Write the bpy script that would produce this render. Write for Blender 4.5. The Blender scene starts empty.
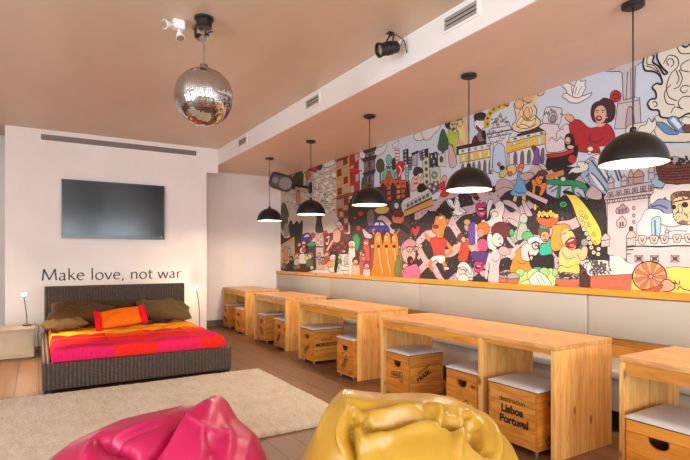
import bpy, bmesh, math, random
import numpy as np
from mathutils import Vector, Matrix, Euler

C = bpy.context.scene.collection
PI = math.pi
rng = random.Random(7)

# ------------------------------------------------------------------ helpers
def link(o):
    C.objects.link(o)
    return o

def obj(name, bm, mats, parent=None, smooth=False, loc=None):
    me = bpy.data.meshes.new(name)
    bm.to_mesh(me); bm.free()
    if not isinstance(mats, (list, tuple)):
        mats = [mats]
    for m in mats:
        me.materials.append(m)
    if smooth:
        for p in me.polygons:
            p.use_smooth = True
    o = link(bpy.data.objects.new(name, me))
    if parent is not None:
        o.parent = parent
    if loc is not None:
        o.location = loc
    return o

def tag(o, label, cat, group=None, kind=None):
    o['label'] = label
    o['category'] = cat
    if group:
        o['group'] = group
    if kind:
        o['kind'] = kind
    return o

def thing(name, label, cat, loc=(0, 0, 0), rotz=0, group=None):
    o = link(bpy.data.objects.new(name, None))
    o.empty_display_size = 0.05
    o.location = loc
    o.rotation_euler = (0, 0, rotz)
    return tag(o, label, cat, group)

def struct(name, bm, m, parent=None, smooth=False):
    o = obj(name, bm, m, parent, smooth)
    if parent is None:
        o['kind'] = 'structure'
    return o

def copy_tree(o, parent=None):
    c = o.copy()
    C.objects.link(c)
    if parent is not None:
        c.parent = parent
    for ch in list(o.children):
        copy_tree(ch, c)
    return c

def box(bm, x0, x1, y0, y1, z0, z1, bev=0.0, mi=0, seg=2, M=None):
    r = bmesh.ops.create_cube(bm, size=1.0)
    vs = r['verts']
    for v in vs:
        v.co = Vector(((x0 + x1) / 2 + v.co.x * (x1 - x0), (y0 + y1) / 2 + v.co.y * (y1 - y0),
                       (z0 + z1) / 2 + v.co.z * (z1 - z0)))
        if M is not None:
            v.co = M @ v.co
    fs = list({f for v in vs for f in v.link_faces})
    for f in fs:
        f.material_index = mi
    if bev > 0:
        es = list({e for v in vs for e in v.link_edges})
        res = bmesh.ops.bevel(bm, geom=es, offset=bev, segments=seg, profile=0.5, affect='EDGES')
        for f in res['faces']:
            f.material_index = mi
    return bm

def bx(*a, **k):
    return box(bmesh.new(), *a, **k)

def frame_of(d):
    d = Vector(d).normalized()
    up = Vector((0, 0, 1)) if abs(d.z) < 0.95 else Vector((1, 0, 0))
    a = d.cross(up).normalized()
    return a, d.cross(a).normalized()

def tube(bm, pts, r, n=10, mi=0, cap=True):
    pts = [Vector(p) for p in pts]
    rs = r if isinstance(r, (list, tuple)) else [r] * len(pts)
    rings = []
    a = None
    for i, p in enumerate(pts):
        if i == 0: d = pts[1] - pts[0]
        elif i == len(pts) - 1: d = pts[-1] - pts[-2]
        else: d = pts[i + 1] - pts[i - 1]
        d = d.normalized()
        if a is None:
            a, b = frame_of(d)
        else:
            a = (a - d * a.dot(d)).normalized()
            b = d.cross(a).normalized()
        rings.append([bm.verts.new(p + a * math.cos(2 * PI * k / n) * rs[i] + b * math.sin(2 * PI * k / n) * rs[i])
                      for k in range(n)])
    for i in range(len(rings) - 1):
        for k in range(n):
            f = bm.faces.new((rings[i][k], rings[i][(k + 1) % n], rings[i + 1][(k + 1) % n], rings[i + 1][k]))
            f.material_index = mi
    if cap:
        f = bm.faces.new(rings[0][::-1]); f.material_index = mi
        f = bm.faces.new(rings[-1]); f.material_index = mi
    return bm

def lathe(bm, prof, n=32, mi=0, M=None, cap=False):
    rings = []
    for (r, z) in prof:
        ring = []
        if r < 1e-6:
            ring = [bm.verts.new((0, 0, z))]
        else:
            ring = [bm.verts.new((r * math.cos(2 * PI * k / n), r * math.sin(2 * PI * k / n), z)) for k in range(n)]
        rings.append(ring)
    for i in range(len(rings) - 1):
        A, B = rings[i], rings[i + 1]
        for k in range(n):
            k2 = (k + 1) % n
            if len(A) == 1 and len(B) == 1: continue
            if len(A) == 1: f = bm.faces.new((A[0], B[k2], B[k]))
            elif len(B) == 1: f = bm.faces.new((A[k], A[k2], B[0]))
            else: f = bm.faces.new((A[k], A[k2], B[k2], B[k]))
            f.material_index = mi
    if cap:
        for r in (rings[0][::-1], rings[-1]):
            if len(r) > 2:
                f = bm.faces.new(r); f.material_index = mi
    if M is not None:
        for ring in rings:
            for v in ring:
                v.co = M @ v.co
    bmesh.ops.recalc_face_normals(bm, faces=bm.faces)
    return bm

def catmull(pts, closed=False, n=6):
    P = [np.array(p, float) for p in pts]
    m = len(P); out = []
    R = range(m) if closed else range(m - 1)
    for i in R:
        if closed:
            p0, p1, p2, p3 = P[(i - 1) % m], P[i], P[(i + 1) % m], P[(i + 2) % m]
        else:
            p1, p2 = P[i], P[i + 1]
            p0 = P[i - 1] if i > 0 else 2 * p1 - p2
            p3 = P[i + 2] if i + 2 < m else 2 * p2 - p1
        for k in range(n):
            t = k / n
            out.append(0.5 * (2 * p1 + (p2 - p0) * t + (2 * p0 - 5 * p1 + 4 * p2 - p3) * t * t + (3 * p1 - p0 - 3 * p2 + p3) * t ** 3))
    if not closed:
        out.append(P[-1])
    return out

def superpillow(bm, sx, sy, sz, nu=28, nv=28, pinch=0.5, wr=0.0, seed=0, mi=0):
    """a stuffed cushion: square outline with drawn-in edges, thick in the middle."""
    r = random.Random(seed)
    ph = [(r.uniform(0, 6.28), r.uniform(3, 9), r.uniform(-8, 8)) for _ in range(6)]
    def pt(i, j, s):
        u = -1 + 2 * i / nu; v = -1 + 2 * j / nv
        e = (max(0.0, 1 - u * u) ** 0.42) * (max(0.0, 1 - v * v) ** 0.42)
        k = 1 - 0.10 * pinch * (1 - abs(u * v)) * max(abs(u), abs(v)) ** 4
        z = s * e * sz
        if wr:
            z += s * wr * e * sum(math.sin(a + b * u + c * v) for a, b, c in ph) / 3
        return Vector((u * sx * k, v * sy * k, z))
    top = [[bm.verts.new(pt(i, j, 1)) for j in range(nv + 1)] for i in range(nu + 1)]
    bot = [[top[i][j] if i in (0, nu) or j in (0, nv) else bm.verts.new(pt(i, j, -1)) for j in range(nv + 1)] for i in range(nu + 1)]
    for i in range(nu):
        for j in range(nv):
            f = bm.faces.new((top[i][j], top[i + 1][j], top[i + 1][j + 1], top[i][j + 1])); f.material_index = mi
            f = bm.faces.new((bot[i][j + 1], bot[i + 1][j + 1], bot[i + 1][j], bot[i][j])); f.material_index = mi
    return bm

def plate_hole(bm, outer, holes, thick, place, mi=0):
    """flat plate with cut-outs, outline in 2D, extruded; place maps (a, b, t) to 3D."""
    es = []
    for loop in [outer] + holes:
        vs = [bm.verts.new((p[0], p[1], 0)) for p in loop]
        es += [bm.edges.new((vs[i], vs[(i + 1) % len(vs)])) for i in range(len(vs))]
    r = bmesh.ops.triangle_fill(bm, edges=es, use_beauty=True)
    fs = [g for g in r['geom'] if isinstance(g, bmesh.types.BMFace)]
    v0 = {v for f in fs for v in f.verts}
    ex = bmesh.ops.extrude_face_region(bm, geom=fs)
    v1 = {g for g in ex['geom'] if isinstance(g, bmesh.types.BMVert)}
    for v in v1:
        v.co.z += thick
    allv = v0 | v1
    for v in allv:
        v.co = Vector(place(v.co.x, v.co.y, v.co.z))
    for f in {f for v in allv for f in v.link_faces}:
        f.material_index = mi
    bmesh.ops.recalc_face_normals(bm, faces=bm.faces)
    return bm

def text_bm(s, size, align='CENTER', spacing=1.0, shear=0.0, ext=0.0006, offset=0.0):
    cu = bpy.data.curves.new('tmp_text', 'FONT')
    cu.body = s; cu.size = size; cu.align_x = align; cu.align_y = 'CENTER'
    cu.space_character = spacing; cu.shear = shear; cu.extrude = ext; cu.offset = offset
    o = link(bpy.data.objects.new('tmp_text', cu))
    bpy.context.view_layer.update()
    dg = bpy.context.evaluated_depsgraph_get()
    me = bpy.data.meshes.new_from_object(o.evaluated_get(dg))
    bm = bmesh.new(); bm.from_mesh(me)
    bpy.data.objects.remove(o); bpy.data.curves.remove(cu); bpy.data.meshes.remove(me)
    return bm

# ------------------------------------------------------------------ materials
def srgb(r, g, b):
    f = lambda c: c / 12.92 if c <= 0.04045 else ((c + 0.055) / 1.055) ** 2.4
    return (f(r / 255), f(g / 255), f(b / 255), 1)

class NT:
    def __init__(self, name):
        self.m = bpy.data.materials.new(name)
        self.m.use_nodes = True
        self.t = self.m.node_tree
        self.b = self.t.nodes['Principled BSDF']
    def n(self, typ, **k):
        nd = self.t.nodes.new(typ)
        for a, v in k.items():
            if a.startswith('i_'):
                key = a[2:]
                nd.inputs[int(key) if key.isdigit() else key.replace('_', ' ')].default_value = v
            else:
                setattr(nd, a, v)
        return nd
    def l(self, a, b):
        self.t.links.new(a, b)
    def ramp(self, fac, stops, interp='LINEAR'):
        r = self.n('ShaderNodeValToRGB')
        r.color_ramp.interpolation = interp
        e = r.color_ramp.elements
        while len(e) < len(stops): e.new(0.5)
        for q, (p, c) in zip(e, stops):
            q.position = p; q.color = c
        self.l(fac, r.inputs['Fac'])
        return r.outputs['Color']
    def mix(self, fac, a, b, mode='MIX'):
        x = self.n('ShaderNodeMix', data_type='RGBA', blend_type=mode)
        for s, v in ((0, fac), (6, a), (7, b)):
            if hasattr(v, 'links'): self.l(v, x.inputs[s])
            else: x.inputs[s].default_value = v
        return x.outputs[2]
    def coords(self, scale=(1, 1, 1), kind='Object', rot=(0, 0, 0)):
        tc = self.n('ShaderNodeTexCoord')
        mp = self.n('ShaderNodeMapping')
        mp.inputs['Scale'].default_value = scale
        mp.inputs['Rotation'].default_value = rot
        self.l(tc.outputs[kind], mp.inputs['Vector'])
        return mp.outputs['Vector']
    def noise(self, vec, scale, detail=3, rough=0.5, dist=0.0):
        x = self.n('ShaderNodeTexNoise')
        x.inputs['Scale'].default_value = scale; x.inputs['Detail'].default_value = detail
        x.inputs['Roughness'].default_value = rough; x.inputs['Distortion'].default_value = dist
        if vec is not None: self.l(vec, x.inputs['Vector'])
        return x.outputs['Fac']
    def bump(self, h, strength=0.3, dist=0.01):
        x = self.n('ShaderNodeBump')
        x.inputs['Strength'].default_value = strength; x.inputs['Distance'].default_value = dist
        self.l(h, x.inputs['Height']); self.l(x.outputs['Normal'], self.b.inputs['Normal'])
    def set(self, **k):
        for a, v in k.items():
            self.b.inputs[a.replace('_', ' ')].default_value = v
        return self

def mk(name, col, rough=0.5, metal=0.0, spec=0.5, var=0.0, vscale=6.0, bump=0.0, bscale=80.0, coat=0.0, sheen=0.0):
    """plain material with a little procedural tone variation and grain"""
    t = NT(name)
    t.set(Base_Color=col, Roughness=rough, Metallic=metal)
    t.b.inputs['Specular IOR Level'].default_value = spec
    t.b.inputs['Coat Weight'].default_value = coat
    t.b.inputs['Sheen Weight'].default_value = sheen
    v = t.coords()
    if var:
        n = t.noise(v, vscale, 4)
        d = tuple(c * (1 - var) for c in col[:3]) + (1,)
        e = tuple(min(1, c * (1 + var)) for c in col[:3]) + (1,)
        t.l(t.ramp(n, [(0.3, d), (0.7, e)]), t.b.inputs['Base Color'])
    if bump:
        t.bump(t.noise(v, bscale, 4), bump, 0.004)
    return t.m

def emit(name, col, s):
    t = NT(name)
    t.set(Base_Color=(0.9, 0.9, 0.9, 1))
    t.b.inputs['Emission Color'].default_value = col
    t.b.inputs['Emission Strength'].default_value = s
    return t.m

def wood(name, axis, light, mid, dark, plank=0.095, rough=0.42, seed=0.0, plank_axis=None, pvar=0.22):
    """pine boards: grain runs along axis; boards of width plank lie side by side along plank_axis"""
    t = NT(name)
    tc = t.n('ShaderNodeTexCoord')
    oi = t.n('ShaderNodeObjectInfo')
    off = t.n('ShaderNodeVectorMath', operation='MULTIPLY_ADD')
    t.l(oi.outputs['Random'], off.inputs[0]); off.inputs[1].default_value = (0.0, 0.0, 0.0); t.l(tc.outputs['Object'], off.inputs[2])
    sep = t.n('ShaderNodeSeparateXYZ'); t.l(off.outputs[0], sep.inputs[0])
    pa = plank_axis if plank_axis is not None else ('Y' if axis != 'Y' else 'X')
    dv = t.n('ShaderNodeMath', operation='MULTIPLY_ADD'); t.l(sep.outputs[pa], dv.inputs[0]); dv.inputs[1].default_value = 1 / plank; dv.inputs[2].default_value = 50.37 + seed
    fl = t.n('ShaderNodeMath', operation='FLOOR'); t.l(dv.outputs[0], fl.inputs[0])
    ad = t.n('ShaderNodeMath', operation='MULTIPLY_ADD'); t.l(oi.outputs['Random'], ad.inputs[0]); ad.inputs[1].default_value = 37.0; t.l(fl.outputs[0], ad.inputs[2])
    wn = t.n('ShaderNodeTexWhiteNoise', noise_dimensions='1D'); t.l(ad.outputs[0], wn.inputs['W'])
    # each board takes its own slice of the grain
    sh = t.n('ShaderNodeVectorMath', operation='MULTIPLY_ADD')
    t.l(wn.outputs['Color'], sh.inputs[0]); sh.inputs[1].default_value = (7, 7, 7); t.l(off.outputs[0], sh.inputs[2])
    sc = {'X': (1.6, 14, 14), 'Y': (14, 1.6, 14), 'Z': (14, 14, 1.6)}[axis]
    mp = t.n('ShaderNodeMapping'); mp.inputs['Scale'].default_value = sc; t.l(sh.outputs[0], mp.inputs['Vector'])
    g = t.noise(mp.outputs['Vector'], 1.1, 2, 0.5, 0.6)
    rings = t.n('ShaderNodeMath', operation='MULTIPLY'); t.l(g, rings.inputs[0]); rings.inputs[1].default_value = 7.0
    fr = t.n('ShaderNodeMath', operation='PINGPONG'); t.l(rings.outputs[0], fr.inputs[0]); fr.inputs[1].default_value = 1.0
    fine = t.noise(mp.outputs['Vector'], 9.0, 3, 0.6)
    col = t.ramp(fr.outputs[0], [(0.0, light), (0.62, mid), (1.0, tuple(0.3 * a + 0.7 * c for a, c in zip(mid, dark)))])
    col = t.mix(0.28, col, t.ramp(fine, [(0.3, mid), (0.7, light)]))
    # knots
    kv = {'X': (4.0, 9, 9), 'Y': (9, 4.0, 9), 'Z': (9, 9, 4.0)}[axis]
    mk2 = t.n('ShaderNodeMapping'); mk2.inputs['Scale'].default_value = kv; t.l(sh.outputs[0], mk2.inputs['Vector'])
    vo = t.n('ShaderNodeTexVoronoi', feature='F1'); vo.inputs['Scale'].default_value = 0.75; t.l(mk2.outputs['Vector'], vo.inputs['Vector'])
    kd = t.ramp(vo.outputs['Distance'], [(0.05, (1, 1, 1, 1)), (0.13, (0, 0, 0, 1))])
    col = t.mix(kd, col, tuple(c * 0.35 for c in dark[:3]) + (1,))
    st = t.noise(mp.outputs['Vector'], 0.5, 5, 0.65)
    col = t.mix(t.ramp(st, [(0.5, (0, 0, 0, 1)), (0.75, (0.6, 0.6, 0.6, 1))]), col, dark)
    ed = t.n('ShaderNodeMath', operation='FRACT'); t.l(dv.outputs[0], ed.inputs[0])
    col = t.mix(t.ramp(ed.outputs[0], [(0.0, (.75, .75, .75, 1)), (0.025, (0, 0, 0, 1)), (0.975, (0, 0, 0, 1)), (1.0, (.75, .75, .75, 1))]), col, tuple(c * 0.45 for c in dark[:3]) + (1,))
    tone = t.ramp(wn.outputs['Value'], [(0.0, (1 - pvar, 1 - pvar * 1.15, 1 - pvar * 1.3, 1)), (1.0, (1.0, 1.0, 1.0, 1))])
    col = t.mix(1.0, col, tone, 'MULTIPLY')
    t.l(col, t.b.inputs['Base Color'])
    t.set(Roughness=rough)
    t.bump(fr.outputs[0], 0.05, 0.002)
    return t.m

M = {}
DAY_L, DAY_R, PEND, BEDL, EXPO, SPOT = 150, 200, 52, 10, -0.1, 1100
# ------------------------------------------------------------------ palette
M['wall'] = mk('plaster_wall', srgb(232, 219, 212), 0.75, var=0.03, vscale=2.5, bump=0.06, bscale=60)
M['beam'] = mk('plaster_beam', srgb(236, 228, 222), 0.7, var=0.02, vscale=2.0)
def ceil_mat(name, c, rough):
    t = NT(name)
    v = t.coords((1, 0.35, 1))
    n = t.noise(v, 1.6, 5, 0.6, 0.4)
    a = tuple(x * 0.93 for x in c[:3]) + (1,); b = tuple(min(1, x * 1.05) for x in c[:3]) + (1,)
    t.l(t.ramp(n, [(0.3, a), (0.7, b)]), t.b.inputs['Base Color'])
    t.set(Roughness=rough)
    t.bump(t.noise(v, 5, 4), 0.05, 0.01)
    return t.m
M['ceiling'] = ceil_mat('ceiling_paint', srgb(211, 184, 157), 0.40)
M['soffit'] = ceil_mat('soffit_paint', srgb(226, 194, 170), 0.45)

def floor_mat():
    t = NT('floor_boards')
    tc = t.n('ShaderNodeTexCoord'); sep = t.n('ShaderNodeSeparateXYZ'); t.l(tc.outputs['Object'], sep.inputs[0])
    br = t.n('ShaderNodeTexBrick')
    mp = t.n('ShaderNodeMapping'); mp.inputs['Rotation'].default_value = (0, 0, PI / 2); t.l(tc.outputs['Object'], mp.inputs['Vector'])
    t.l(mp.outputs['Vector'], br.inputs['Vector'])
    br.inputs['Color1'].default_value = (0.0, 0.0, 0.0, 1); br.inputs['Color2'].default_value = (1, 1, 1, 1); br.inputs['Mortar'].default_value = (0.5, 0.5, 0.5, 1)
    br.inputs['Scale'].default_value = 1.0; br.inputs['Mortar Size'].default_value = 0.0035
    br.inputs['Brick Width'].default_value = 1.25; br.inputs['Row Height'].default_value = 0.2
    br.offset = 0.37
    g = t.noise(t.coords((16, 1.1, 1)), 1.2, 4, 0.6, 0.8)
    c = t.ramp(br.outputs['Color'], [(0.0, srgb(104, 70, 45)), (1.0, srgb(132, 92, 61))])
    c = t.mix(0.4, c, t.ramp(g, [(0.3, srgb(88, 58, 37)), (0.7, srgb(144, 102, 68))]))
    c = t.mix(br.outputs['Fac'], c, srgb(44, 30, 22))
    t.l(c, t.b.inputs['Base Color'])
    r = t.n('ShaderNodeMath', operation='MULTIPLY_ADD'); t.l(g, r.inputs[0]); r.inputs[1].default_value = 0.2; r.inputs[2].default_value = 0.34; t.b.inputs['Specular IOR Level'].default_value = 0.3
    t.l(r.outputs[0], t.b.inputs['Roughness'])
    t.bump(br.outputs['Fac'], -0.25, 0.003)
    return t.m
M['floor'] = floor_mat()
M['skirting'] = mk('grey_skirting', srgb(112, 100, 96), 0.5, var=0.1)

L1, L2, L3 = srgb(236, 184, 112), srgb(220, 158, 84), srgb(186, 116, 50)
M['pine_top'] = wood('pine_tabletop', 'Y', srgb(222, 170, 112), srgb(212, 152, 92), srgb(180, 114, 58), 0.11, 0.32, 0.3, 'X', 0.12)
M['pine_side'] = wood('pine_side_boards', 'Z', srgb(250, 198, 120), srgb(242, 178, 96), srgb(214, 136, 58), 0.105, 0.42, 0.1, 'X', 0.20)
M['pine_rail'] = wood('pine_rail', 'Y', srgb(220, 150, 58), srgb(208, 134, 44), srgb(170, 96, 26), 0.2, 0.4, 0.6, 'Z', 0.1)
M['pine_crate_x'] = wood('crate_boards_front', 'Y', srgb(222, 144, 52), srgb(210, 126, 38), srgb(172, 90, 24), 0.145, 0.42, 0.2, 'Z', 0.18)
M['pine_crate_y'] = wood('crate_boards_side', 'X', srgb(232, 162, 70), srgb(220, 142, 50), srgb(178, 98, 26), 0.145, 0.45, 0.5, 'Z', 0.16)
M['pine_ledge'] = wood('varnished_ledge', 'Y', srgb(232, 160, 52), srgb(222, 146, 42), srgb(196, 116, 30), 0.3, 0.35, 0.2, 'Z', 0.08)
M['bench_rail'] = wood('bench_rail_wood', 'Y', srgb(216, 148, 62), srgb(200, 128, 46), srgb(150, 86, 28), 0.3, 0.4, 0.7, 'Z', 0.08)
M['vinyl'] = mk('cream_vinyl', srgb(168, 158, 147), 0.42, var=0.03, vscale=3, bump=0.05, bscale=120)
M['seat_vinyl'] = mk('grey_seat_vinyl', srgb(200, 190, 184), 0.42, var=0.05, vscale=8)
M['seat_edge'] = mk('seat_underside', srgb(70, 56, 46), 0.7)
M['recess_shade'] = mk('recess_shade_board', srgb(40, 26, 16), 0.8)  # near-black: shade of hollows put into the board colour
M['ink'] = mk('stencil_ink', srgb(38, 24, 16), 0.7)
M['metal_grey'] = mk('grey_metal', srgb(150, 150, 150), 0.35, metal=1.0)
M['black'] = mk('black_metal', srgb(24, 20, 18), 0.38, var=0.1)
M['black_shade'] = mk('black_enamel', srgb(26, 22, 20), 0.33, spec=0.45)
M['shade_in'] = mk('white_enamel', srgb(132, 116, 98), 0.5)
M['cable'] = mk('black_cable', srgb(24, 20, 18), 0.6)
M['bulb'] = emit('warm_bulb', (1.0, 0.80, 0.55, 1), 9.0)
M['bed_bulb'] = emit('bedside_bulb', (1.0, 0.84, 0.62, 1), 60.0)
M['mirror'] = NT('mirror_tiles').set(Base_Color=(0.70, 0.70, 0.71, 1), Metallic=1.0, Roughness=0.06).m
M['white_plastic'] = mk('white_plastic', srgb(238, 234, 230), 0.4)
M['grille_dark'] = mk('grille_shadow', srgb(48, 42, 38), 0.7)  # stands for the shade behind the slats
M['grille'] = mk('grille_metal', srgb(186, 176, 168), 0.45, metal=0.3)
M['slot_grille'] = mk('slot_grille', srgb(140, 122, 112), 0.5, metal=0.3)
M['tv_frame'] = mk('tv_frame', srgb(22, 14, 14), 0.22, spec=0.6)
M['tv_screen'] = NT('tv_screen').set(Base_Color=srgb(10, 11, 15), Roughness=0.16).m
M['letters'] = mk('grey_lettering', srgb(74, 66, 64), 0.6)
M['glass_lens'] = NT('lamp_lens').set(Base_Color=srgb(200, 190, 170), Roughness=0.15, Metallic=0.7).m
M['speaker_body'] = mk('speaker_body', srgb(66, 57, 53), 0.5)
M['cone'] = mk('speaker_cone', srgb(112, 102, 96), 0.5, bump=0.2, bscale=300)
M['mattress'] = mk('mattress_cover', srgb(226, 200, 158), 0.8, var=0.04)
M['stand'] = mk('pale_laminate', srgb(176, 156, 130), 0.5, var=0.08, vscale=5)

def wicker_mat():
    t = NT('dark_wicker')
    v = t.coords()
    w1 = t.n('ShaderNodeTexWave', wave_type='BANDS', bands_direction='X'); w1.inputs['Scale'].default_value = 8.5; w1.inputs['Distortion'].default_value = 0.4; w1.inputs['Detail Scale'].default_value = 3; t.l(v, w1.inputs['Vector'])
    w2 = t.n('ShaderNodeTexWave', wave_type='BANDS', bands_direction='Z'); w2.inputs['Scale'].default_value = 22; w2.inputs['Distortion'].default_value = 0.6; t.l(v, w2.inputs['Vector'])
    h = t.n('ShaderNodeMath', operation='MULTIPLY_ADD'); t.l(w1.outputs['Fac'], h.inputs[0]); h.inputs[1].default_value = 1.2; t.l(w2.outputs['Fac'], h.inputs[2])
    n = t.noise(v, 30, 3)
    c = t.ramp(n, [(0.3, srgb(64, 49, 39)), (0.7, srgb(94, 74, 60))])
    c = t.mix(w1.outputs['Fac'], srgb(54, 41, 33), c)
    t.l(c, t.b.inputs['Base Color'])
    t.set(Roughness=0.5)
    t.bump(h.outputs[0], 0.6, 0.006)
    return t.m
M['wicker'] = wicker_mat()

def quilt_mat():
    t = NT('striped_bedspread')
    tc = t.n('ShaderNodeTexCoord'); sep = t.n('ShaderNodeSeparateXYZ'); t.l(tc.outputs['UV'], sep.inputs[0])
    yellow, orange, red = srgb(252, 172, 26), srgb(246, 92, 20), srgb(236, 30, 32)
    mag, crim, coral = srgb(222, 20, 96), srgb(206, 22, 48), srgb(244, 66, 52)
    def stripes(s):
        st = []
        for p, c in s:
            st.append((p, c))
        return t.ramp(sep.outputs['Y'], st, 'CONSTANT')
    A = stripes([(0, mag), (0.10, crim), (0.17, mag), (0.27, red), (0.36, crim), (0.44, coral), (0.50, crim), (0.60, red), (0.61, yellow), (0.75, orange), (0.78, yellow), (0.93, red), (0.97, orange)])
    B = stripes([(0, red), (0.09, mag), (0.24, red), (0.33, red), (0.42, coral), (0.55, orange), (0.60, coral), (0.61, yellow), (0.77, yellow), (0.92, orange), (0.96, red)])
    xs = t.ramp(sep.outputs['X'], [(0.0, (0, 0, 0, 1)), (0.34, (1, 1, 1, 1)), (0.56, (0.25, 0.25, 0.25, 1)), (0.80, (1, 1, 1, 1)), (0.93, (0.4, 0.4, 0.4, 1))], 'CONSTANT')
    c = t.mix(xs, A, B)
    weave = t.noise(t.coords((220, 30, 1), 'UV'), 1.0, 2)
    c = t.mix(0.05, c, t.ramp(weave, [(0.35, srgb(190, 20, 30)), (0.65, srgb(255, 170, 60))]))
    t.l(c, t.b.inputs['Base Color'])
    t.set(Roughness=0.9); t.b.inputs['Specular IOR Level'].default_value = 0.08
    t.bump(t.noise(t.coords(), 14, 4), 0.15, 0.006)
    return t.m
M['quilt'] = quilt_mat()
M['pillow_brown'] = mk('brown_pillowcase', srgb(84, 56, 28), 0.85, spec=0.1, var=0.12, vscale=5, sheen=0.05)
M['pillow_olive'] = mk('olive_pillowcase', srgb(100, 78, 46), 0.85, spec=0.1, var=0.12, vscale=5, sheen=0.05)
M['pillow_dark'] = mk('dark_pillowcase', srgb(66, 50, 34), 0.85, spec=0.1, var=0.12, vscale=5, sheen=0.05)
M['orange_cloth'] = mk('orange_cushion_cloth', srgb(240, 106, 18), 0.9, spec=0.08, var=0.08, vscale=6, sheen=0.0)
M['red_cloth'] = mk('red_cushion_ruffle', srgb(224, 26, 36), 0.9, spec=0.08, var=0.1, vscale=9, sheen=0.0)

def rug_mat():
    t = NT('cream_shag')
    v = t.coords()
    big = t.noise(v, 3.2, 6, 0.72); fine = t.noise(v, 60, 4, 0.75); mid = t.noise(t.coords((6, 1.5, 1)), 3, 4)
    c = t.ramp(big, [(0.32, srgb(206, 180, 146)), (0.5, srgb(232, 210, 180)), (0.75, srgb(240, 222, 196))])
    c = t.mix(0.4, c, t.ramp(fine, [(0.38, srgb(170, 142, 108)), (0.62, srgb(250, 234, 210))]))
    c = t.mix(0.18, c, t.ramp(mid, [(0.35, srgb(184, 156, 122)), (0.6, srgb(240, 222, 196))]))
    t.l(c, t.b.inputs['Base Color']); t.set(Roughness=0.95); t.b.inputs['Sheen Weight'].default_value = 0.3
    t.bump(fine, 0.9, 0.02)
    return t.m
M['rug'] = rug_mat()
M['rug_edge'] = mk('rug_backing', srgb(120, 92, 62), 0.9)
def leatherette(name, c, rough):
    t = NT(name)
    v = t.coords()
    n = t.noise(v, 4, 4)
    t.l(t.ramp(n, [(0.3, tuple(x * 0.9 for x in c[:3]) + (1,)), (0.7, c)]), t.b.inputs['Base Color'])
    t.set(Roughness=rough)
    t.b.inputs['Specular IOR Level'].default_value = 0.55
    t.bump(t.noise(v, 320, 2), 0.06, 0.001)
    return t.m
M['pink_bag'] = leatherette('pink_leatherette', srgb(186, 20, 78), 0.36)
M['yellow_bag'] = leatherette('mustard_leatherette', srgb(188, 141, 42), 0.34)

# ------------------------------------------------------------------ room
XW, YB, YM = 4.25, 9.5, 8.73       # mural wall, back of the seating alcove, face of the wall behind the bed
ZC, ZS, XB = 3.23, 2.96, 2.72      # main ceiling, lowered ceiling over the tables, its edge
XL, YR = -4.2, -4.5
struct('floor', bx(XL - .1, XW + .1, YR - .1, YB + .1, -0.1, 0), M['floor'])
struct('ceiling', bx(XL - .1, XB, YR - .1, YB + .1, ZC, ZC + 0.12), M['ceiling'])
b = bmesh.new()
box(b, XB + 0.004, XW + .1, YR - .1, YB + .1, ZS, ZC + 0.12)
struct('trim_1', b, M['soffit'])                                       # lowered ceiling
struct('trim_2', bx(XB - 0.012, XB + 0.004, YR - .1, YM + 0.02, ZS, ZC), M['beam'])   # its plastered edge
struct('wall_right', bx(XW, XW + .1, YR - .1, YB + .1, 0, ZS), M['wall'])
struct('wall_back', bx(XL - .1, XW + .1, YB, YB + .1, 0, ZC), M['wall'])
b = bmesh.new()
box(b, -0.415, 2.50, YM, YB - 0.002, 0, 2.804)
box(b, -0.415, XB - 0.014, YM, YM + 0.26, 2.804, ZC)
struct('wall_bed', b, M['wall'])
struct('baseboard_back', bx(2.502, XW, YB - 0.016, YB, 0, 0.125, 0.003), M['skirting'])
# side and rear walls with window openings (behind and left of the camera)
def wall_open(name, fixed, a0, a1, holes, axis, m):
    b = bmesh.new()
    outer = [(a0, 0), (a1, 0), (a1, ZC), (a0, ZC)]
    hs = [[(h[0], h[2]), (h[1], h[2]), (h[1], h[3]), (h[0], h[3])] for h in holes]
    if axis == 'X':   # wall lies in the plane X = fixed
        plate_hole(b, outer, hs, 0.1, lambda p, q, t: (fixed - t, p, q))
    else:
        plate_hole(b, outer, hs, 0.1, lambda p, q, t: (p, fixed - t, q))
    return struct(name, b, m)
LW = [(-3.6, -1.4, 0.25, 2.75), (-0.8, 1.4, 0.25, 2.75), (2.0, 4.2, 0.25, 2.75)]
RW = [(-3.4, -1.6, 0.3, 2.75), (-0.4, 1.4, 0.3, 2.75), (1.9, 3.7, 0.3, 2.75)]
wall_open('wall_left', XL, YR - .1, YB + .1, LW, 'X', M['wall'])
wall_open('wall_front', YR, XL, XW, RW, 'Y', M['wall'])
M['win_frame'] = mk('window_frame_paint', srgb(226, 222, 216), 0.5)
k = 0
for (a0, a1, z0, z1) in LW + RW:
    k += 1
    b = bmesh.new()
    left = k <= len(LW)
    def seg(p0, p1, q0, q1):
        if left: box(b, XL - .08, XL - .02, p0, p1, q0, q1)
        else: box(b, p0, p1, YR - .08, YR - .02, q0, q1)
    w = 0.06
    seg(a0, a1, z0, z0 + w); seg(a0, a1, z1 - w, z1); seg(a0, a0 + w, z0 + w, z1 - w); seg(a1 - w, a1, z0 + w, z1 - w)
    mid = (a0 + a1) / 2
    seg(mid - .03, mid + .03, z0 + w, z1 - w)
    struct('window_%d' % k, b, M['win_frame'])

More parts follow.
